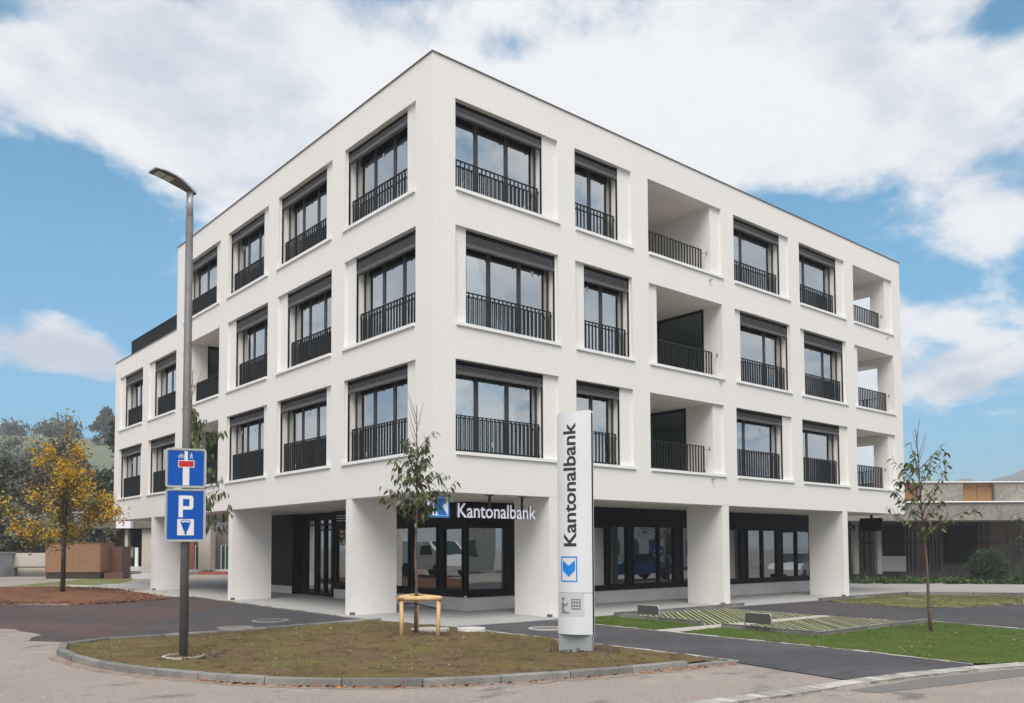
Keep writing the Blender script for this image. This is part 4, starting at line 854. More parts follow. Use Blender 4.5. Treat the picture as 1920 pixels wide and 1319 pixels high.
# --- traffic signs (local frame: X right, Z up, -Y to the viewer)
nv=Vector((LX-CAM[0],LY-CAM[1],0)).normalized(); rzs=math.atan2(-nv.x,nv.y)
def rrect(x0,x1,z0,z1,r,n=6):
    P=[]
    for cx_,cz,a0 in((x1-r,z1-r,0),(x0+r,z1-r,90),(x0+r,z0+r,180),(x1-r,z0+r,270)):
        for k in range(n+1): a=R(a0+90*k/n); P.append((cx_+r*math.cos(a),cz+r*math.sin(a)))
    return P
FS=lambda x,y,z:(x,y,z)
def xz(poly,y0,y1): 
    m=MB(); n=len(poly); vs=[(x,y0,z) for x,z in poly]+[(x,y1,z) for x,z in poly]
    return m.add(vs,[tuple(range(n)),tuple(range(2*n-1,n-1,-1))]+[(i,(i+1)%n,n+(i+1)%n,n+i) for i in range(n)])
def signbody(t,w,h):
    xz(rrect(-w/2,w/2,0,h,.045),-.012,-.004).build('sign_plate',M['alu'],t)
    o=rrect(-w/2,w/2,0,h,.05); i=rrect(-w/2+.022,w/2-.022,.022,h-.022,.035); n=len(o); vs=[(x,y,z) for y in(-.030,.012) for P in(o,i) for x,z in P]
    MB().add(vs,[(k,(k+1)%n,n+(k+1)%n,n+k) for k in range(n)]+[(2*n+k,2*n+(k+1)%n,3*n+(k+1)%n,3*n+k) for k in range(n)]+[(k,(k+1)%n,2*n+(k+1)%n,2*n+k) for k in range(n)]+[(n+k,n+(k+1)%n,3*n+(k+1)%n,3*n+k) for k in range(n)]).build('sign_rim',M['alu'],t)
    xz(rrect(-w/2+.034,w/2-.034,.034,h-.034,.008),-.0165,-.0125).build('sign_face',M['signblue'],t)
    MB().box(-.14,.14,.0125,.03,h*.3,h*.3+.04).box(-.14,.14,.0125,.03,h*.75,h*.75+.04).build('clamp',M['alu'],t)
    bl=MB()
    for a in(-1,1):
        for b in(.05,h-.05): bl.add(*(lambda m:(m.v,m.f))(xz([(a*(w/2-.05)+.004*math.cos(k),b+.004*math.sin(k)) for k in(0,1.57,3.14,4.71)],-.019,-.0166)))
    bl.build('rivets',M['alu'],t)
def flat(t,name,polys,m,lay):
    mb=MB()
    for P in polys: q=xz(P,-.0166-.0012*lay-.001,-.0166-.0012*lay); mb.add(q.v,q.f)
    return mb.build(name,m,t)
off=nv*-.095
zs1=3.275-.56; s1=empty('dead_end_sign',(LX+off.x,LY+off.y,zs1),rzs); tag(s1,'blue square dead end sign with white stem, red bar and bicycle and walker symbols','traffic sign'); w=.545;h=.56
signbody(s1,w,h)
flat(s1,'white_stem',[rect(-.022,.022,.392,h-.036),rect(-.042,.044,.036,.300)],M['signwhite'],0)
flat(s1,'bar_outline',[rect(-.105,.112,.290,.392)],M['signwhite'],1); flat(s1,'red_bar',[rect(-.095,.102,.300,.382)],M['signred'],2)
def seg(a,b,w_):
    d=Vector((b[0]-a[0],b[1]-a[1])); d.normalize(); n_=Vector((-d.y,d.x))*w_/2; return [(a[0]+n_.x,a[1]+n_.y),(a[0]-n_.x,a[1]-n_.y),(b[0]-n_.x,b[1]-n_.y),(b[0]+n_.x,b[1]+n_.y)]
def ringp(x,z,r,w_,n=14): return [[(x+(r)*math.cos(6.2832*k/n),z+r*math.sin(6.2832*k/n)),(x+r*math.cos(6.2832*(k+1)/n),z+r*math.sin(6.2832*(k+1)/n)),(x+(r-w_)*math.cos(6.2832*(k+1)/n),z+(r-w_)*math.sin(6.2832*(k+1)/n)),(x+(r-w_)*math.cos(6.2832*k/n),z+(r-w_)*math.sin(6.2832*k/n))] for k in range(n)]
flat(s1,'bicycle_symbol',ringp(-.088,.440,.020,.005)+ringp(-.042,.440,.020,.005)+[seg((-.088,.44),(-.075,.472),.005),seg((-.075,.470),(-.048,.470),.005),seg((-.048,.48),(-.042,.44),.005),seg((-.075,.470),(-.062,.44),.005),seg((-.062,.44),(-.048,.470),.005),seg((-.084,.476),(-.068,.476),.005),seg((-.055,.483),(-.045,.483),.005)],M['signwhite'],0)
flat(s1,'walker_symbol',[cxc(.070,.488,.009,10),[(.060,.474),(.078,.474),(.078,.447),(.062,.447)],seg((.066,.450),(.052,.412),.008),seg((.074,.450),(.086,.415),.008),seg((.062,.470),(.050,.450),.006),seg((.077,.470),(.090,.452),.006)],M['signwhite'],0)
zs2=3.275-.56-.015-.75; s2=empty('parking_sign',(LX+off.x,LY+off.y,zs2),rzs); tag(s2,'blue parking sign with white P above a parking meter symbol, below the dead end sign','traffic sign'); h=.75
signbody(s2,w,h)
o_=rrect(-.090,.105,.455,.655,.045,5)
# letter P: stem and bowl built from segments
flat(s2,'letter_P',[rect(-.090,-.034,.345,.655),rect(-.034,.060,.605,.655),rect(-.034,.060,.455,.505),[(.060,.655),(.060,.605),(.052,.597),(.105,.610),(.098,.640),(.082,.652)],[(.052,.597),(.052,.513),(.105,.500),(.105,.610)],[(.060,.505),(.060,.455),(.082,.458),(.098,.470),(.105,.500),(.052,.513)]],M['signwhite'],0)
flat(s2,'meter_field',[rect(-.105,.115,.090,.320)],M['signwhite'],0)
flat(s2,'meter_symbol',[[(-.064,.285),(-.048,.302),(-.02,.310),(.03,.310),(.058,.302),(.074,.285),(.068,.262),(.030,.150),(-.020,.150),(-.058,.262)],rect(-.009,.019,.100,.152)],M['signblue'],1)
flat(s2,'meter_scale',[[(-.050,.288),(-.025,.299),(.035,.299),(.060,.288),(.050,.266),(.03,.276),(-.02,.276),(-.040,.266)]],M['signwhite'],2)
flat(s2,'meter_marks',[seg((-.03,.287),(-.028,.276),.004),seg((-.012,.290),(-.012,.279),.004),seg((.005,.291),(.005,.28),.004),seg((.022,.290),(.022,.279),.004),seg((.04,.287),(.038,.276),.004)],M['signblue'],3)

# --- parking bay hoops
def hoop(x,y0,y1,label):
    z=gz(x,y0)+.03; t=empty('hoop_sign',(x,(y0+y1)/2,z)); tag(t,label,'sign','hoop signs at the grass paver bays'); a=abs(y1-y0)/2; hh=.34; r=.05
    P=[(0,-a,-.1),(0,-a,hh-r)]+[(0,-a+r-r*math.cos(R(q)),hh-r+r*math.sin(R(q))) for q in(30,60,90)]+[(0,a-r+r*math.sin(R(q)),hh-r+r*math.cos(R(q))) for q in(0,30,60)]+[(0,a,hh-r),(0,a,-.1)]
    MB().tube(P,.013,8).build('hoop',M['alu'],t,smooth=True); MB().box(-.006,.006,-a+.015,a-.015,hh-.20,hh-.016).build('sign_plate',mat('hoop_plate',(.075,.068,.062),.9) if 'hp' not in M else M['hp'],t); return t
hoop(4.27,-1.80,-2.40,'small metal hoop sign with grey plate in front of the rear grass paver bay')
hoop(4.24,-4.60,-5.19,'small metal hoop sign with grey plate in front of the nearer grass paver bay')

# ================================================================== TREES
def leaf_mesh(name,L,Wd,bend,m):
    """pointed drooping leaf, folded along the midrib"""
    v=[];f=[]; n=4
    for k in range(n+1):
        t=k/n; w_=Wd*math.sin(math.pi*(t**.8))*.5; x=L*t; z=-bend*L*t*t
        v+=[(x,-w_,z+w_*.35),(x,0,z),(x,w_,z+w_*.35)]
    for k in range(n): a=3*k; f+=[(a,a+1,a+4,a+3),(a+1,a+2,a+5,a+4)]
    me=bpy.data.meshes.new(name); me.from_pydata(v,[],f); me.materials.append(m); me.polygons.foreach_set('use_smooth',[True]*len(me.polygons)); return me
CL=[leaf_mesh('leaf',.13,.050,b_,M['cherry']) for b_ in(.15,.4,.7,.3)]
def young_tree(x,y,h,label,seed,crown0,crown1,rad,nb,nleaf,lean=(0,0),droop=.5,thr=.034,stake=False,extra=300,bias=None):
    r=random.Random(seed); z0=gz(x,y)+(.085 if x<0 else .04); t=empty('young_cherry_tree',(x,y,z0)); tag(t,label,'tree','young cherry trees round the bank')
    H=h-z0; N=9; spine=[]
    for k in range(N+1):
        s=k/N; spine.append(Vector((lean[0]*s+r.uniform(-.014,.014)*(k>0),lean[1]*s+r.uniform(-.014,.014)*(k>0),H*s)))
    spine[0].z=-.1
    def sp(s): k=min(int(s*N),N-1); return spine[k].lerp(spine[k+1],s*N-k)
    rad_=[max(.006,thr*(1-.82*(k/N)**.8)) for k in range(N+1)]; MB().tube(spine,rad_,10).build('trunk',M['bark'],t,smooth=True)
    br=MB(); spots=[]; c0=(crown0-z0)/H; c1=(crown1-z0)/H
    for i in range(nb):
        s=c0+(c1-c0)*((i+.5)/nb)**1.25; p=sp(s); a=i*2.4+r.uniform(-.5,.5); a=a if bias is None or r.random()>.8 else bias+r.uniform(-1.2,1.2); q=(s-c0)/(c1-c0)
        L=rad*(1.0-.45*q)*r.uniform(.75,1.15); up=r.uniform(.55,1.0)+.5*q; d=Vector((math.cos(a),math.sin(a),up)).normalized(); P=[p]; 
        for k in range(1,6): 
            d=(d+Vector((r.uniform(-.12,.12),r.uniform(-.12,.12),.04-.10*droop*k/2))).normalized(); P.append(P[-1]+d*L/4.2)
        br.tube(P,[.012,.009,.007,.005,.004,.003],5)
        for k in range(1,6): 
            spots+= [P[k].lerp(P[k-1],r.random()) for _ in range(2 if k<5 else 3)]
            if r.random()<.75:
                d2=(d+Vector((r.uniform(-1,1),r.uniform(-1,1),r.uniform(-.5,.7)))).normalized(); e=P[k]+d2*L*.28; br.tube([P[k],P[k].lerp(e,.5)+Vector((0,0,.01)),e],[.005,.004,.002],4); spots+=[P[k].lerp(e,v) for v in(.45,.75,1)]
    # bare leader twigs
    for i in range(5):
        p=sp(min(.97,c1+.02+.03*i)); a=r.uniform(0,6.28); Lh=H*(.10+.05*r.random()); br.tube([p,p+Vector((math.cos(a)*.10,math.sin(a)*.10,Lh*.55)),p+Vector((math.cos(a)*.17,math.sin(a)*.17,Lh))],[.006,.004,.002],4)
    br.build('branches',M['twig'],t,smooth=True)
    for i in range(nleaf):
        p=r.choice(spots); o=link('leaf',r.choice(CL),t); a=r.uniform(0,6.28) if r.random()<.4 else math.atan2(p.y,p.x)+r.uniform(-1.2,1.2)
        o.location=p+Vector((r.uniform(-.03,.03),r.uniform(-.03,.03),r.uniform(-.03,.02))); o.rotation_euler=(r.uniform(-.9,.9),r.uniform(.1,.4)+droop*r.uniform(.3,1.2),a); s=r.uniform(.75,1.3); o.scale=(s,s,s)
    V=[];F=[]; nx=nleaf
    for i in range(extra):
        p=r.choice(spots)+Vector((r.uniform(-.07,.07),r.uniform(-.07,.07),r.uniform(-.07,.05))); me=r.choice(CL); a=math.atan2(p.y,p.x)+r.uniform(-1.6,1.6)
        mx_=Matrix.Translation(p)@Matrix.Rotation(a,4,'Z')@Matrix.Rotation(r.uniform(.1,.4)+droop*r.uniform(.3,1.2),4,'Y')@Matrix.Rotation(r.uniform(-.9,.9),4,'X')@Matrix.Scale(r.uniform(.6,1.1),4)
        b=len(V); V+=[tuple(mx_@v.co) for v in me.vertices]; F+=[tuple(b+k for k in q.vertices) for q in me.polygons]
    o=tris_obj('inner_leaves',np.array(V),np.array(F),M['cherry'],t,True,True)
    return t
young_tree(-1.60,-1.775,4.42,'young staked cherry tree with a drooping leafy crown left of the Kantonalbank letters',3,2.30,3.6,.60,24,300,(.03,.02),.55)
young_tree(6.54,-7.18,4.12,'young cherry tree without stakes on the green lawn in front of the right building end',8,2.0,3.35,.80,19,240,(-.20,.10),.25,extra=70)
young_tree(-4.88,.36,4.95,'young cherry tree half hidden behind the lamp post and its two signs',12,2.1,4.0,.66,26,300,(.05,-.03),1.0,bias=-.70)
# stake frame
st=empty('tree_stake_frame',(-1.6,-1.77,gz(-1.6,-1.77)+.09)); tag(st,'three light wooden stakes joined by a triangle of round rails around the young tree','tree stakes')
sp3=[(-.50,-.22),(-.03,-.70),(.16,.14)]; vright=Vector((nv.y,-nv.x,0))
P3=[(-.46,-.26),(.0,-.68),(.12,.14)]
for i,(a,b) in enumerate(P3):
    MB().tube([(a,b,-.1),(a*1.03,b*1.03,.62)],[.036,.034],10).build('stake',M['wood'],st,smooth=True)
for i in range(3):
    a,b=Vector((*P3[i],.655)),Vector((*P3[(i+1)%3],.655)); d=(b-a).normalized(); z=Vector((0,0,.0+[0,.01,.02][i])); MB().tube([a-d*.07+z,b+d*.07+z],.042,12).build('rail',M['wood'],st,smooth=True)
MB().tube([(P3[0][0],P3[0][1],.57),(0,-.03,.54)],.014,6).tube([(P3[1][0],P3[1][1],.48),(0.02,-.02,.53)],.014,6).build('strap',M['band'],st)
# --- foliage clouds
def crown(name,centers,n,leaf,m,parent,seed,jit=.35,flat=1.0):
    """centers: list of (x,y,z,r) clumps; leaf-sized quads spread through the shells of the clumps"""
    r=np.random.default_rng(seed); C=np.array(centers); wgt=C[:,3]**2; k=r.choice(len(C),n,p=wgt/wgt.sum()); d=r.normal(size=(n,3)); d/=np.linalg.norm(d,axis=1)[:,None]
    rr=C[k,3]*(1-jit*r.random(n)**1.3*1.6+.12*r.normal(size=n)); P=C[k,:3]+d*rr[:,None]*np.array([1,1,flat])
    a=r.normal(size=(n,3)); a/=np.linalg.norm(a,axis=1)[:,None]; b=np.cross(a,r.normal(size=(n,3))); b/=np.linalg.norm(b,axis=1)[:,None]
    s=leaf*r.uniform(.5,1.25,n)[:,None]; V=np.stack([P-a*s*.6,P-b*s*.32,P+a*s*.6,P+b*s*.32],1)
    return tris_obj(name,V.reshape(-1,3),np.arange(n*4).reshape(n,4),m,parent)
def limbs(mb,base,h,r0,cl,seed,start=.35):
    r=random.Random(seed); top=Vector(base)+Vector((0,0,h)); mb.tube([base,Vector(base)+Vector((r.uniform(-.05,.05)*h*.3,0,h*.5)),top],[r0,r0*.7,r0*.2],8)
    for c in cl:
        s=r.uniform(start,.9); p=Vector(base)+Vector((0,0,h*s)); q=Vector(c[:3]); m_=p.lerp(q,.5)+Vector((0,0,r.uniform(0,.1)*h*.3)); mb.tube([p,m_,q],[r0*.35*(1.1-s),r0*.2,r0*.06],5)
# yellow autumn tree on the mulch
TX,TY=-2.86,17.95; yt=empty('autumn_tree',(TX,TY,gz(TX,TY))); tag(yt,'small autumn tree with yellow and orange leaves on the red brown mulch','tree')
rr_=random.Random(5); cl=[]
for i in range(52):
    z=1.95+rr_.random()**.8*3.0; mr=2.75*(1-(z-2.0)/3.9)*(.8 if z<2.2 else 1); a=rr_.uniform(0,6.28); q=math.sqrt(rr_.random())*mr; cl.append((math.cos(a)*q-.15,math.sin(a)*q,z,rr_.uniform(.28,.52)))
cl+=[(.05,0,5.4,.28),(.08,0,5.75,.2),(.1,.0,6.1,.14),(-.95,.3,4.9,.22),(-1.0,.35,5.25,.14),(.5,.1,4.9,.28)]
mb=MB(); limbs(mb,(0,0,-.1),6.1,.085,cl,5,.28); mb.build('trunk',M['barkd'],yt,smooth=True)
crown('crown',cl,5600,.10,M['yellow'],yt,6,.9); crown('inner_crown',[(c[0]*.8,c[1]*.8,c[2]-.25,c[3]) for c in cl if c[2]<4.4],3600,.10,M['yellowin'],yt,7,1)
def big_tree(name,x,y,z,h,w,ncl,n,leaf,m,label,cat,seed,group=None,low=.15,trunk=True,cone=0,bare=False):
    t=empty(name,(x,y,z)); tag(t,label,cat,group); r=random.Random(seed); cl=[]
    for i in range(ncl):
        q=low+(1-low)*r.random(); e=math.sin(math.pi*min(1,max(.12,(q-low)/(1-low)*.82+.18))) if not cone else (1-q)*1.15+.08
        a=r.uniform(0,6.28); d=math.sqrt(r.random())*w/2*e; cl.append((math.cos(a)*d,math.sin(a)*d,h*q*.96,w*r.uniform(.10,.19)))
    mb=MB(); limbs(mb,(0,0,-.2),h*.92,max(.06,h*.022),cl[:16],seed,.2); mb.build('trunk',M['barkd'] if not bare else M['bark'],t,smooth=True)
    crown('crown',cl,n,leaf,m,t,seed+1,.8); return t
# planting behind, left
big_tree('evergreen_tree',-2.6,40.5,.45,7.2,5.6,34,9000,.26,M['olive'],'loose olive green conifer at the left picture edge behind the autumn tree','tree',101,cone=1)
big_tree('brown_tree',2.6,42.5,.45,8.0,6.4,44,11000,.22,M['brownf'],'broad greyish brown tree between the autumn tree and the white building','tree',102,low=.08)
big_tree('dark_tree',5.6,42.0,.45,9.6,3.6,34,8000,.24,M['darkg'],'tall dark green tree touching the left edge of the white building','tree',103,low=.1)
big_tree('brown_shrub',-1.4,39.0,.45,4.2,4.6,26,6500,.17,M['brownf'],'brownish shrub mass behind the autumn tree above the brown fence','shrub',104,low=.08)
big_tree('brown_shrub',-4.8,38.0,.45,5.0,4.4,26,6000,.17,M['olive'],'green brown shrub at the far left picture edge above the grey shed','shrub',105,low=.08)
big_tree('red_leaf_shrub',4.3,36.2,.45,3.2,2.2,14,2500,.13,M['yellowin'],'small orange green shrub below the flat concrete roof at the left','shrub',106,low=.1)
big_tree('brown_tree',-.1,45,.45,7.2,5.5,30,7000,.24,M['olive'],'grey green tree behind the tip of the autumn tree, right of the conifer','tree',107,low=.1)

# ================================================================== BACKGROUND LEFT
fw=Vector((.6479,.7617,0)); rt=Vector((.7617,-.6479,0)); RZB=-math.atan2(.6479,.7617)
def bgp(px,b): q=Vector((CAM[0],CAM[1],0))+fw*b+rt*((px-960)/1600*b); return q
def bgz(py,b): return CAM[2]+(1028.6-py)/1600*b
def bgroot(name,px,b,z,label,cat,group=None):
    q=bgp(px,b); t=empty(name,(q.x,q.y,z),RZB); tag(t,label,cat,group); t['_px']=px; return t
def bx(t,px0,b,p0,p1,y0,y1,d0,d1,name,m):
    """box in the frame of root t whose origin sits at pixel column px0 and depth b"""
    s=b/1600; z0_=t.location.z
    return MB().box((p0-px0)*s,(p1-px0)*s,d0,d1,bgz(y1,b)-z0_,bgz(y0,b)-z0_).build(name,m,t)
b=46.5; t=bgroot('concrete_pavilion',230,b,.45,'low concrete pavilion with deep flat roof beam behind the autumn tree at the left','building')
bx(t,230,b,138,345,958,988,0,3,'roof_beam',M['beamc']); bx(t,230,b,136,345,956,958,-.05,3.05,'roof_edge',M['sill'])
bx(t,230,b,228,234,989,1060,.4,.7,'pillar',M['cream']); bx(t,230,b,235,259,989,1022,.8,.9,'window',M['dark']); bx(t,230,b,262,300,989,1078,.3,1.2,'pillar',M['cream'])
bx(t,230,b,240,260,1022,1062,.7,.8,'window',M['dark']); bx(t,230,b,246,252,1024,1060,.5,.6,'window_frame',M['sill']); bx(t,230,b,236,262,1060,1068,.3,.6,'sill',M['whitep'])
t=bgroot('light_box',232,43.5,3.0,'blank white rectangular sign box under the flat concrete roof at the left','sign'); bx(t,232,43.5,219,246,975,988,-.1,.2,'box_body',mat('light_box_white',(.78,.79,.82),.5)); MB().box(-.05,.05,.0,.1,.2,1.0).build('bracket',M['alu'],t)
b=42; t=bgroot('white_block',265,b,.4,'low white concrete block left of the left columns','block'); bx(t,265,b,248,290,1074,1095,0,1.2,'block_body',M['whitep'])
# brown sheet fence
b=41.5; t=bgroot('brown_fence_box',137,b,.42,'large reddish brown sheet metal enclosure behind the autumn tree trunk','enclosure')
s=b/1600
for k in range(2): MB().box(-1.32+k*1.325,-1.32+(k+1)*1.325-.006,0,.03,.35,.35+1.40).build('fence_panel',M['fence'],t)
MB().box(1.34,1.37,.0,1.4,.35,1.75).build('fence_panel',M['fence'],t); MB().box(-1.30,1.335,.05,1.4,0,.34).build('fence_base',M['brownpaint'],t); MB().box(-1.35,1.39,-.03,1.45,1.751,1.775).build('fence_cap',M['fence'],t)
t=bgroot('brown_container',218,42.5,.42,'darker brown box standing right of the reddish brown enclosure','container'); bx(t,218,42.5,203,229,1022,1073,0,1.0,'container_body',mat('dark_brown_sheet',(.13,.055,.035),.6)); bx(t,218,42.5,211,246,1070,1086,-.8,-.1,'container_skirt',M['skirt'])
t=bgroot('grey_shed',-22,43,.45,'grey board shed cut by the left picture edge','shed'); s=43/1600
for k in range(5): MB().box(-1.0+k*.28,-1.0+(k+1)*.28-.015,0,.04,.05,1.2).build('board',M['shed'],t)
MB().box(-1.02,.40,.05,1.5,0,1.24).build('shed_body',M['shed'],t); MB().box(-1.1,.48,-.05,1.6,1.245,1.31).build('roof',M['shed'],t)
t=bgroot('garden_bench',55,44,.45,'dark wooden bench and pale wall behind the autumn tree at the left','bench'); s=44/1600
MB().box(-.9,1.0,0,.4,.48,.56).build('seat',M['brownconc'],t); MB().box(-.85,-.75,.05,.35,0,.48).build('leg',M['brownconc'],t); MB().box(.85,.95,.05,.35,0,.48).build('leg',M['brownconc'],t); MB().box(-1.2,1.4,.6,.8,0,1.25).build('low_wall',M['cream'],t)
# brick building seen through the columns
b=52; t=bgroot('far_shop_building',390,b,.45,'far building with white framed windows seen between the left columns','building')
bx(t,390,b,330,520,940,1070,1.0,3,'wall',M['brownconc']); bx(t,390,b,350,357,985,1072,.6,.9,'brick_pier',M['brick'])
for a,c in((359,371),(373,378),(408,414),(416,424),(430,444)): bx(t,390,b,a,c,1022,1066,.8,.95,'window',M['carglass']); bx(t,390,b,a-.8,a,1020,1067,.7,.95,'window_frame',M['sill'])
bx(t,390,b,377,399,985,1067,-.4,.5,'pillar',M['cream']); bx(t,390,b,350,430,1066,1080,.3,.9,'plinth',M['whitep'])
t=bgroot('orange_block',395,48,.42,'orange brick block at the foot of the far beige pillar','block'); bx(t,395,48,372,425,1070,1084,0,.8,'block_body',M['brick'])
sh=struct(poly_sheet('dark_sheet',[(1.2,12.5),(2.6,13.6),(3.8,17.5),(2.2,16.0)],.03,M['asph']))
# ================================================================== BACKGROUND RIGHT
b=41.5; t=bgroot('concrete_building',1750,b,.1,'long low weathered concrete building with ochre panels on its upper storey','building'); X0=1750
bx(t,X0,b,1560,2150,948,980.5,-.9,4,'fascia',M['oldconc']); bx(t,X0,b,1560,2150,945.5,947.8,-1.0,4,'roof_edge',M['sill'])
for a,c,m_ in((1640,1697,'oldconc'),(1699,1714,'panelw'),(1714.6,1729,'panelw'),(1731,1815,'oldconc'),(1816.5,1845,'panelw'),(1845.8,1874,'panelw'),(1875.5,1990,'oldconc'),(1991,2060,'panelw')): bx(t,X0,b,a,c,909 if m_=='panelw' else 907.5,945,.6 if m_=='panelw' else .4,1.2,'wall_panel',M[m_])
bx(t,X0,b,1600,2150,905.6,907.3,.3,3,'upper_roof_edge',M['sill'])
bx(t,X0,b,1560,2150,980.6,1110,2.6,3,'wall',M['brownconc'])
for a,c,y0,y1,m_,d in((1597,1608,981,1076,'dark',2.4),(1683,1735,988,1046,'dark',2.3),(1818,1876,988,1060,'dark',2.3),(1622,1648,984,1076,'brownpaint',2.3)): bx(t,X0,b,a,c,y0,y1,d,d+.2,'window' if m_=='dark' else 'door',M[m_])
bx(t,X0,b,1683,1735,1047,1077,2.2,2.5,'white_panel',M['whitep'])
rib=[1745,1752,1760,1780,1786,1793,1800,1808,1884,1893,1905,1660,1672]
for a in rib: bx(t,X0,b,a,a+3.2,982,1076,2.45,2.59,'rib',M['brownconc'])
bx(t,X0,b,1640,1940,1020.5,1021.6,2.42,2.44,'joint_line',M['dark'])
for a in(1609,1653): bx(t,X0,b,a,a+9,981,1080,.6,.95,'pillar',M['oldconc'])
bx(t,X0,b,1630,1643,1016,1022,2.15,2.29,'name_plate',M['whitep'])
# round bush and ground cover
q=bgp(1850,39.6); bu=empty('round_bush',(q.x,q.y,.1)); tag(bu,'round clipped dark green bush in front of the concrete building','bush')
MB().tube([(0,0,0),(0,0,.7)],.06,6).build('stem',M['barkd'],bu)
crown('foliage',[(math.cos(a)*.40*math.cos(e),math.sin(a)*.40*math.cos(e),.80+.34*math.sin(e),.56) for a in(0,1.05,2.1,3.14,4.2,5.2) for e in(-.5,.2,.9)],15000,.07,M['box'],bu,201,.28)
gc=[]; 
for k in range(260):
    px=random.uniform(1590,1960); bb=random.uniform(38.9,40.6); q=bgp(px,bb); gc.append((q.x,q.y,.13+random.uniform(0,.18),random.uniform(.12,.26)))
o=crown('ground_cover',gc,14000,.12,M['ivy'],None,202,.9,.8); 
q=bgp(1925,38.8); big_tree('low_shrub',q.x,q.y,.1,.95,1.5,12,1500,.07,M['ivy'],'loose green shrub right of the round bush at the picture edge','shrub',203,low=.1)
q=bgp(1985,27.0); big_tree('edge_tree',q.x,q.y,.1,3.7,2.6,22,4500,.075,M['olive'],'overhanging twigs of a tree reaching in from the right picture edge','tree',204,low=.45)
# ================================================================== HILLS
def hillmesh(name,b0,b1,p0,p1,zf,m,nx=60,ny=16):
    vs=[];
    for j in range(ny+1):
        bb=b0+(b1-b0)*j/ny
        for i in range(nx+1):
            px=p0+(p1-p0)*i/nx; q=bgp(px,bb); vs.append((q.x,q.y,zf(px,bb,j/ny)))
    o=MB().add(vs,[(j*(nx+1)+i,j*(nx+1)+i+1,(j+1)*(nx+1)+i+1,(j+1)*(nx+1)+i) for j in range(ny) for i in range(nx)]).build(name,m,None,smooth=True,recalc=False); return struct(o)
def sm(t): t=max(0,min(1,t)); return t*t*(3-2*t)
def zl(px,bb,t):
    top=bgz(818+.035*max(0,px-60)+4*math.sin(px*.013),210); return .3+(top-.3)*sm((bb-85)/125)*(1-.25*sm((px-300)/700))*(1 if bb<230 else 1-.15*(bb-230)/100)
hillmesh('hill',80,330,-1200,1400,zl,M['hill'],80,24)
def zr(px,bb,t):
    yy=906-30*sm((px-1850)/120)+3*math.sin(px*.11)+2*math.sin(px*.31) if px<1990 else 876+3*math.sin(px*.05)
    pk=bgz(yy,590); return .2+pk*sm(t*1.8)*(1 if t<.7 else 1-.5*(t-.7)/.3)
hillmesh('far_hill',380,760,1700,3200,zr,M['farhill'],90,14)
r=random.Random(9); cl=[]
for i in range(120):
    px=r.uniform(-500,158); bb=r.uniform(206,232); q=bgp(px,bb); z=zl(px,bb,0); hgt=r.uniform(2.2,4.6)*(1.0 if px<80 else 1.3 if px<140 else .8); cl.append((q.x,q.y,z+hgt*.55,hgt*.62)); 
crown('wood',cl,26000,.75,M['hazyf'],None,301,.8)
q=bgp(197,178); big_tree('hill_oak',q.x,q.y,zl(197,178,0),7.2,7.0,26,5200,.5,M['hazyf'],'large bare looking tree alone on the hill beside the building edge','tree',302,low=.12)
# hedges and terraces lower on the slope
for i,(px,bb,w_,h_,m_,lb) in enumerate(((30,150,14,6,'olive','dull green tree group on the slope at the far left edge'),(150,120,12,7.5,'olive','grey green tree crown on the slope right of the autumn tree tip'),(75,130,8,4.5,'brownf','brownish tree low on the slope behind the autumn tree'))):
    q=bgp(px,bb); big_tree('slope_tree',q.x,q.y,zl(px,bb,0)-.5,h_,w_,26,5200,.4,M[m_],lb,'tree',310+i,'trees on the slope')
q=bgp(68,205); hh=empty('hill_house',(q.x,q.y,zl(68,205,0)),RZB); tag(hh,'tiny white house at the upper edge of the hillside field','house')
MB().box(-.9,.9,0,1.5,0,1.0).build('wall',M['whitep'],hh); MB().add([(-1,-.1,1.0),(1,-.1,1.0),(1,1.6,1.0),(-1,1.6,1.0),(-1,.75,1.5),(1,.75,1.5)],[(0,1,5,4),(3,2,5,4),(0,3,4),(1,2,5),(0,1,2,3)]).build('roof',M['brownconc'],hh)
for a in(-.6,.1): MB().box(a,a+.4,-.03,-.001,.4,.75).build('window',M['dark'],hh)
# ================================================================== BEHIND THE CAMERA (seen only mirrored in the glass)
def plain_house(name,x0,x1,y0,y1,h,m,label,front):
    t=empty(name,((x0+x1)/2,(y0+y1)/2,.1)); tag(t,label,'house','houses across the street mirrored in the windows'); w2,d2=(x1-x0)/2,(y1-y0)/2
    MB().box(-w2,w2,-d2,d2,0,h).build('wall',m,t); MB().add([(-w2-.4,-d2-.4,h),(w2+.4,-d2-.4,h),(w2+.4,d2+.4,h),(-w2-.4,d2+.4,h),(-w2-.4,0,h+2.2),(w2+.4,0,h+2.2)],[(0,1,5,4),(3,2,5,4),(0,3,4),(1,2,5),(0,1,2,3)]).build('roof',M['brownconc'],t)
    for z in(1.0,3.8):
        if z+1.4>h: continue
        k=-w2+1.2
        while k<w2-1.4:
            if front in 'yY': MB().box(k,k+1.2,d2,d2+.04,z,z+1.4).build('window',M['carglass'],t)
            k+=2.6
        k=-d2+1.2
        while k<d2-1.4:
            if front=='x': MB().box(w2,w2+.04,k,k+1.2,z,z+1.4).build('window',M['carglass'],t)
            k+=2.6
    return t
plain_house('mirrored_house',14,34,-44,-34,6.2,M['cream'],'beige two storey house across the street reflected in the right shop windows','y')
plain_house('mirrored_house',42,58,-40,-30,6.0,M['whitep'],'white house across the street reflected at the right shop window end','y')
plain_house('mirrored_house',-46,-36,8,26,6.4,M['orender'],'terracotta coloured house reflected in the left windows','x')
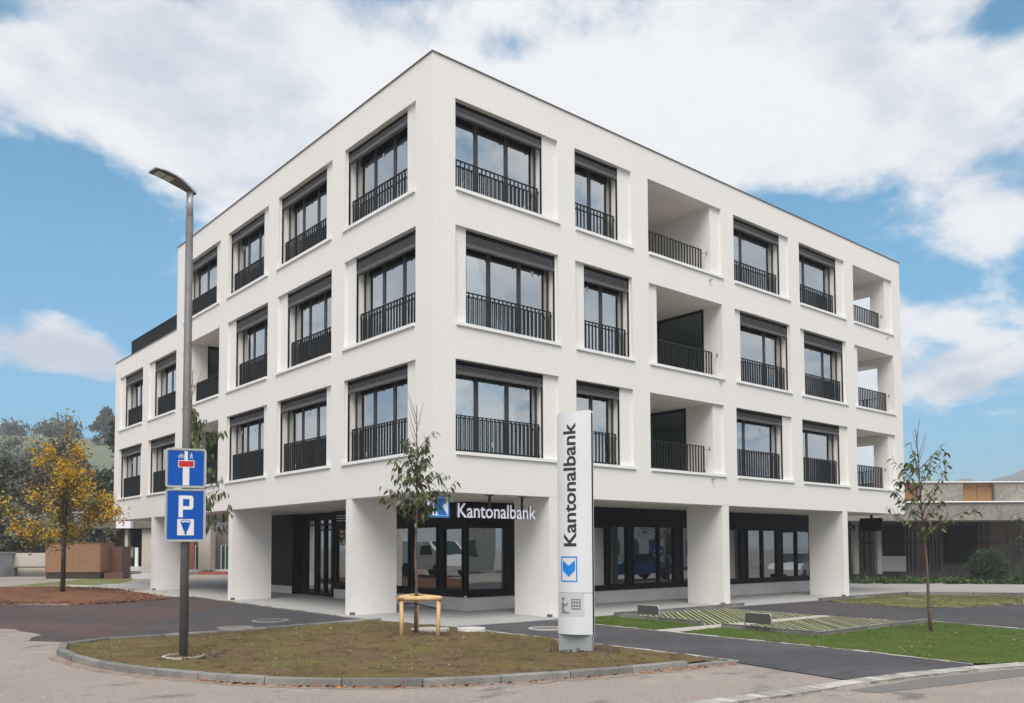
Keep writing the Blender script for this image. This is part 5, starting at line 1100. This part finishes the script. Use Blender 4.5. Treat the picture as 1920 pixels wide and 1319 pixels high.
def van(x,y,rz,label,s=1.0):
    t=empty('white_van',(x,y,gz(x,y)),rz); tag(t,label,'van','vehicles reflected in the shop windows')
    body=[(-2.2,.35),(2.1,.35),(2.2,.55),(2.15,.95),(1.45,1.10),(.75,1.78),(-2.1,1.82),(-2.25,1.6)]
    m=MB(); n=len(body); vs=[(x_,y_,z_) for y_ in(-.88,.88) for x_,z_ in body]; m.add(vs,[tuple(range(n)),tuple(range(2*n-1,n-1,-1))]+[(i,(i+1)%n,n+(i+1)%n,n+i) for i in range(n)]).build('body',M['carpaint'],t)
    for y_ in(-.885,.885): MB().box(.05,.95,min(y_,y_*1.005),max(y_,y_*1.005),1.12,1.55).build('side_window',M['carglass'],t)
    MB().add([(1.42,-.75,1.14),(1.42,.75,1.14),(.80,.7,1.76),(.80,-.7,1.76),(1.46,-.75,1.15),(1.46,.75,1.15),(.84,.7,1.77),(.84,-.7,1.77)],[(4,5,6,7),(0,1,2,3),(0,1,5,4),(2,3,7,6)]).build('windscreen',M['carglass'],t)
    for x_ in(-1.4,1.35):
        for y_ in(-.80,.80): MB().tube([(x_,y_-.1,.32),(x_,y_+.1,.32)],.32,18).build('wheel',M['tyre'],t)
    return t
van(-9.3,21.6,R(-90),'white delivery van parked beyond the left picture edge, reflected in the corner shop window')

def car(x,y,rz,m,label):
    t=empty('parked_car',(x,y,gz(x,y)),rz); tag(t,label,'car','vehicles reflected in the shop windows')
    lo=[(-2.15,.35),(2.15,.35),(2.2,.6),(2.05,.80),(1.15,.92),(-1.75,.95),(-2.15,.85)]; up=[(1.15,.92),(.45,1.40),(-1.0,1.43),(-1.75,.95)]
    for nm,P_,hw_,mm in(('body',lo,.88,m),('cabin',up,.74,M['carglass'])):
        n=len(P_); vs=[(a,b,c) for b in(-hw_,hw_) for a,c in P_]; MB().add(vs,[tuple(range(n)),tuple(range(2*n-1,n-1,-1))]+[(i,(i+1)%n,n+(i+1)%n,n+i) for i in range(n)]).build(nm,mm,t)
    MB().box(-1.0,.42,-.70,.70,1.425,1.445).build('roof',m,t)
    for a in(-1.3,1.3):
        for b in(-.80,.80): MB().tube([(a,b-.1,.31),(a,b+.1,.31)],.31,18).build('wheel',M['tyre'],t)
    for b in(-.6,.6): MB().box(-2.17,-2.13,b-.16,b+.16,.68,.78).build('tail_light',M['signred'],t)
M['carblue']=mat('car_blue',(.02,.08,.28),.3); M['carwhite']=mat('car_white',(.72,.73,.74),.3); M['cardark']=mat('car_dark',(.03,.03,.035),.3)
car(32.7,-6.2,R(160),M['carwhite'],'white car reflected in the shop window nearest the right column'); car(27.0,-12.6,R(8),M['carblue'],'blue car reflected in the shop window beside the pylon'); car(22.2,-13.0,R(186),M['cardark'],'dark car reflected in the wide shop window between the columns')
rs=empty('round_sign',(23.6,-8.2,gz(23.6,-8.2)),math.atan2(10.6,10.9)); tag(rs,'round blue arrow sign on a post, reflected in the wide shop window','traffic sign')
MB().tube([(0,0,-.1),(0,0,2.0)],.03,8).build('post',M['alu'],rs); MB().tube([(0,.03,1.58),(0,.05,1.58)],.30,28).build('sign_disc',M['signblue'],rs)
m_=MB(); P_=[(-.20,1.55),(.02,1.55),(.02,1.46),(.20,1.58),(.02,1.70),(.02,1.61),(-.20,1.61)]; m_.add([(a,.054,b) for a,b in P_],[(0,1,5,6),(2,3,4),(1,2,4,5)]).build('arrow',M['signwhite'],rs)
# ================================================================== HAZE
hz=bpy.data.materials.new('haze'); hz.use_nodes=True; t_=hz.node_tree; t_.nodes.clear(); pv=t_.nodes.new('ShaderNodeVolumePrincipled'); mo=t_.nodes.new('ShaderNodeOutputMaterial')
pv.inputs['Density'].default_value=.0010; pv.inputs['Color'].default_value=(.82,.88,.95,1); t_.links.new(pv.outputs[0],mo.inputs['Volume'])
stuff(MB().box(-950,950,-950,950,-1.5,60).build('haze',hz))
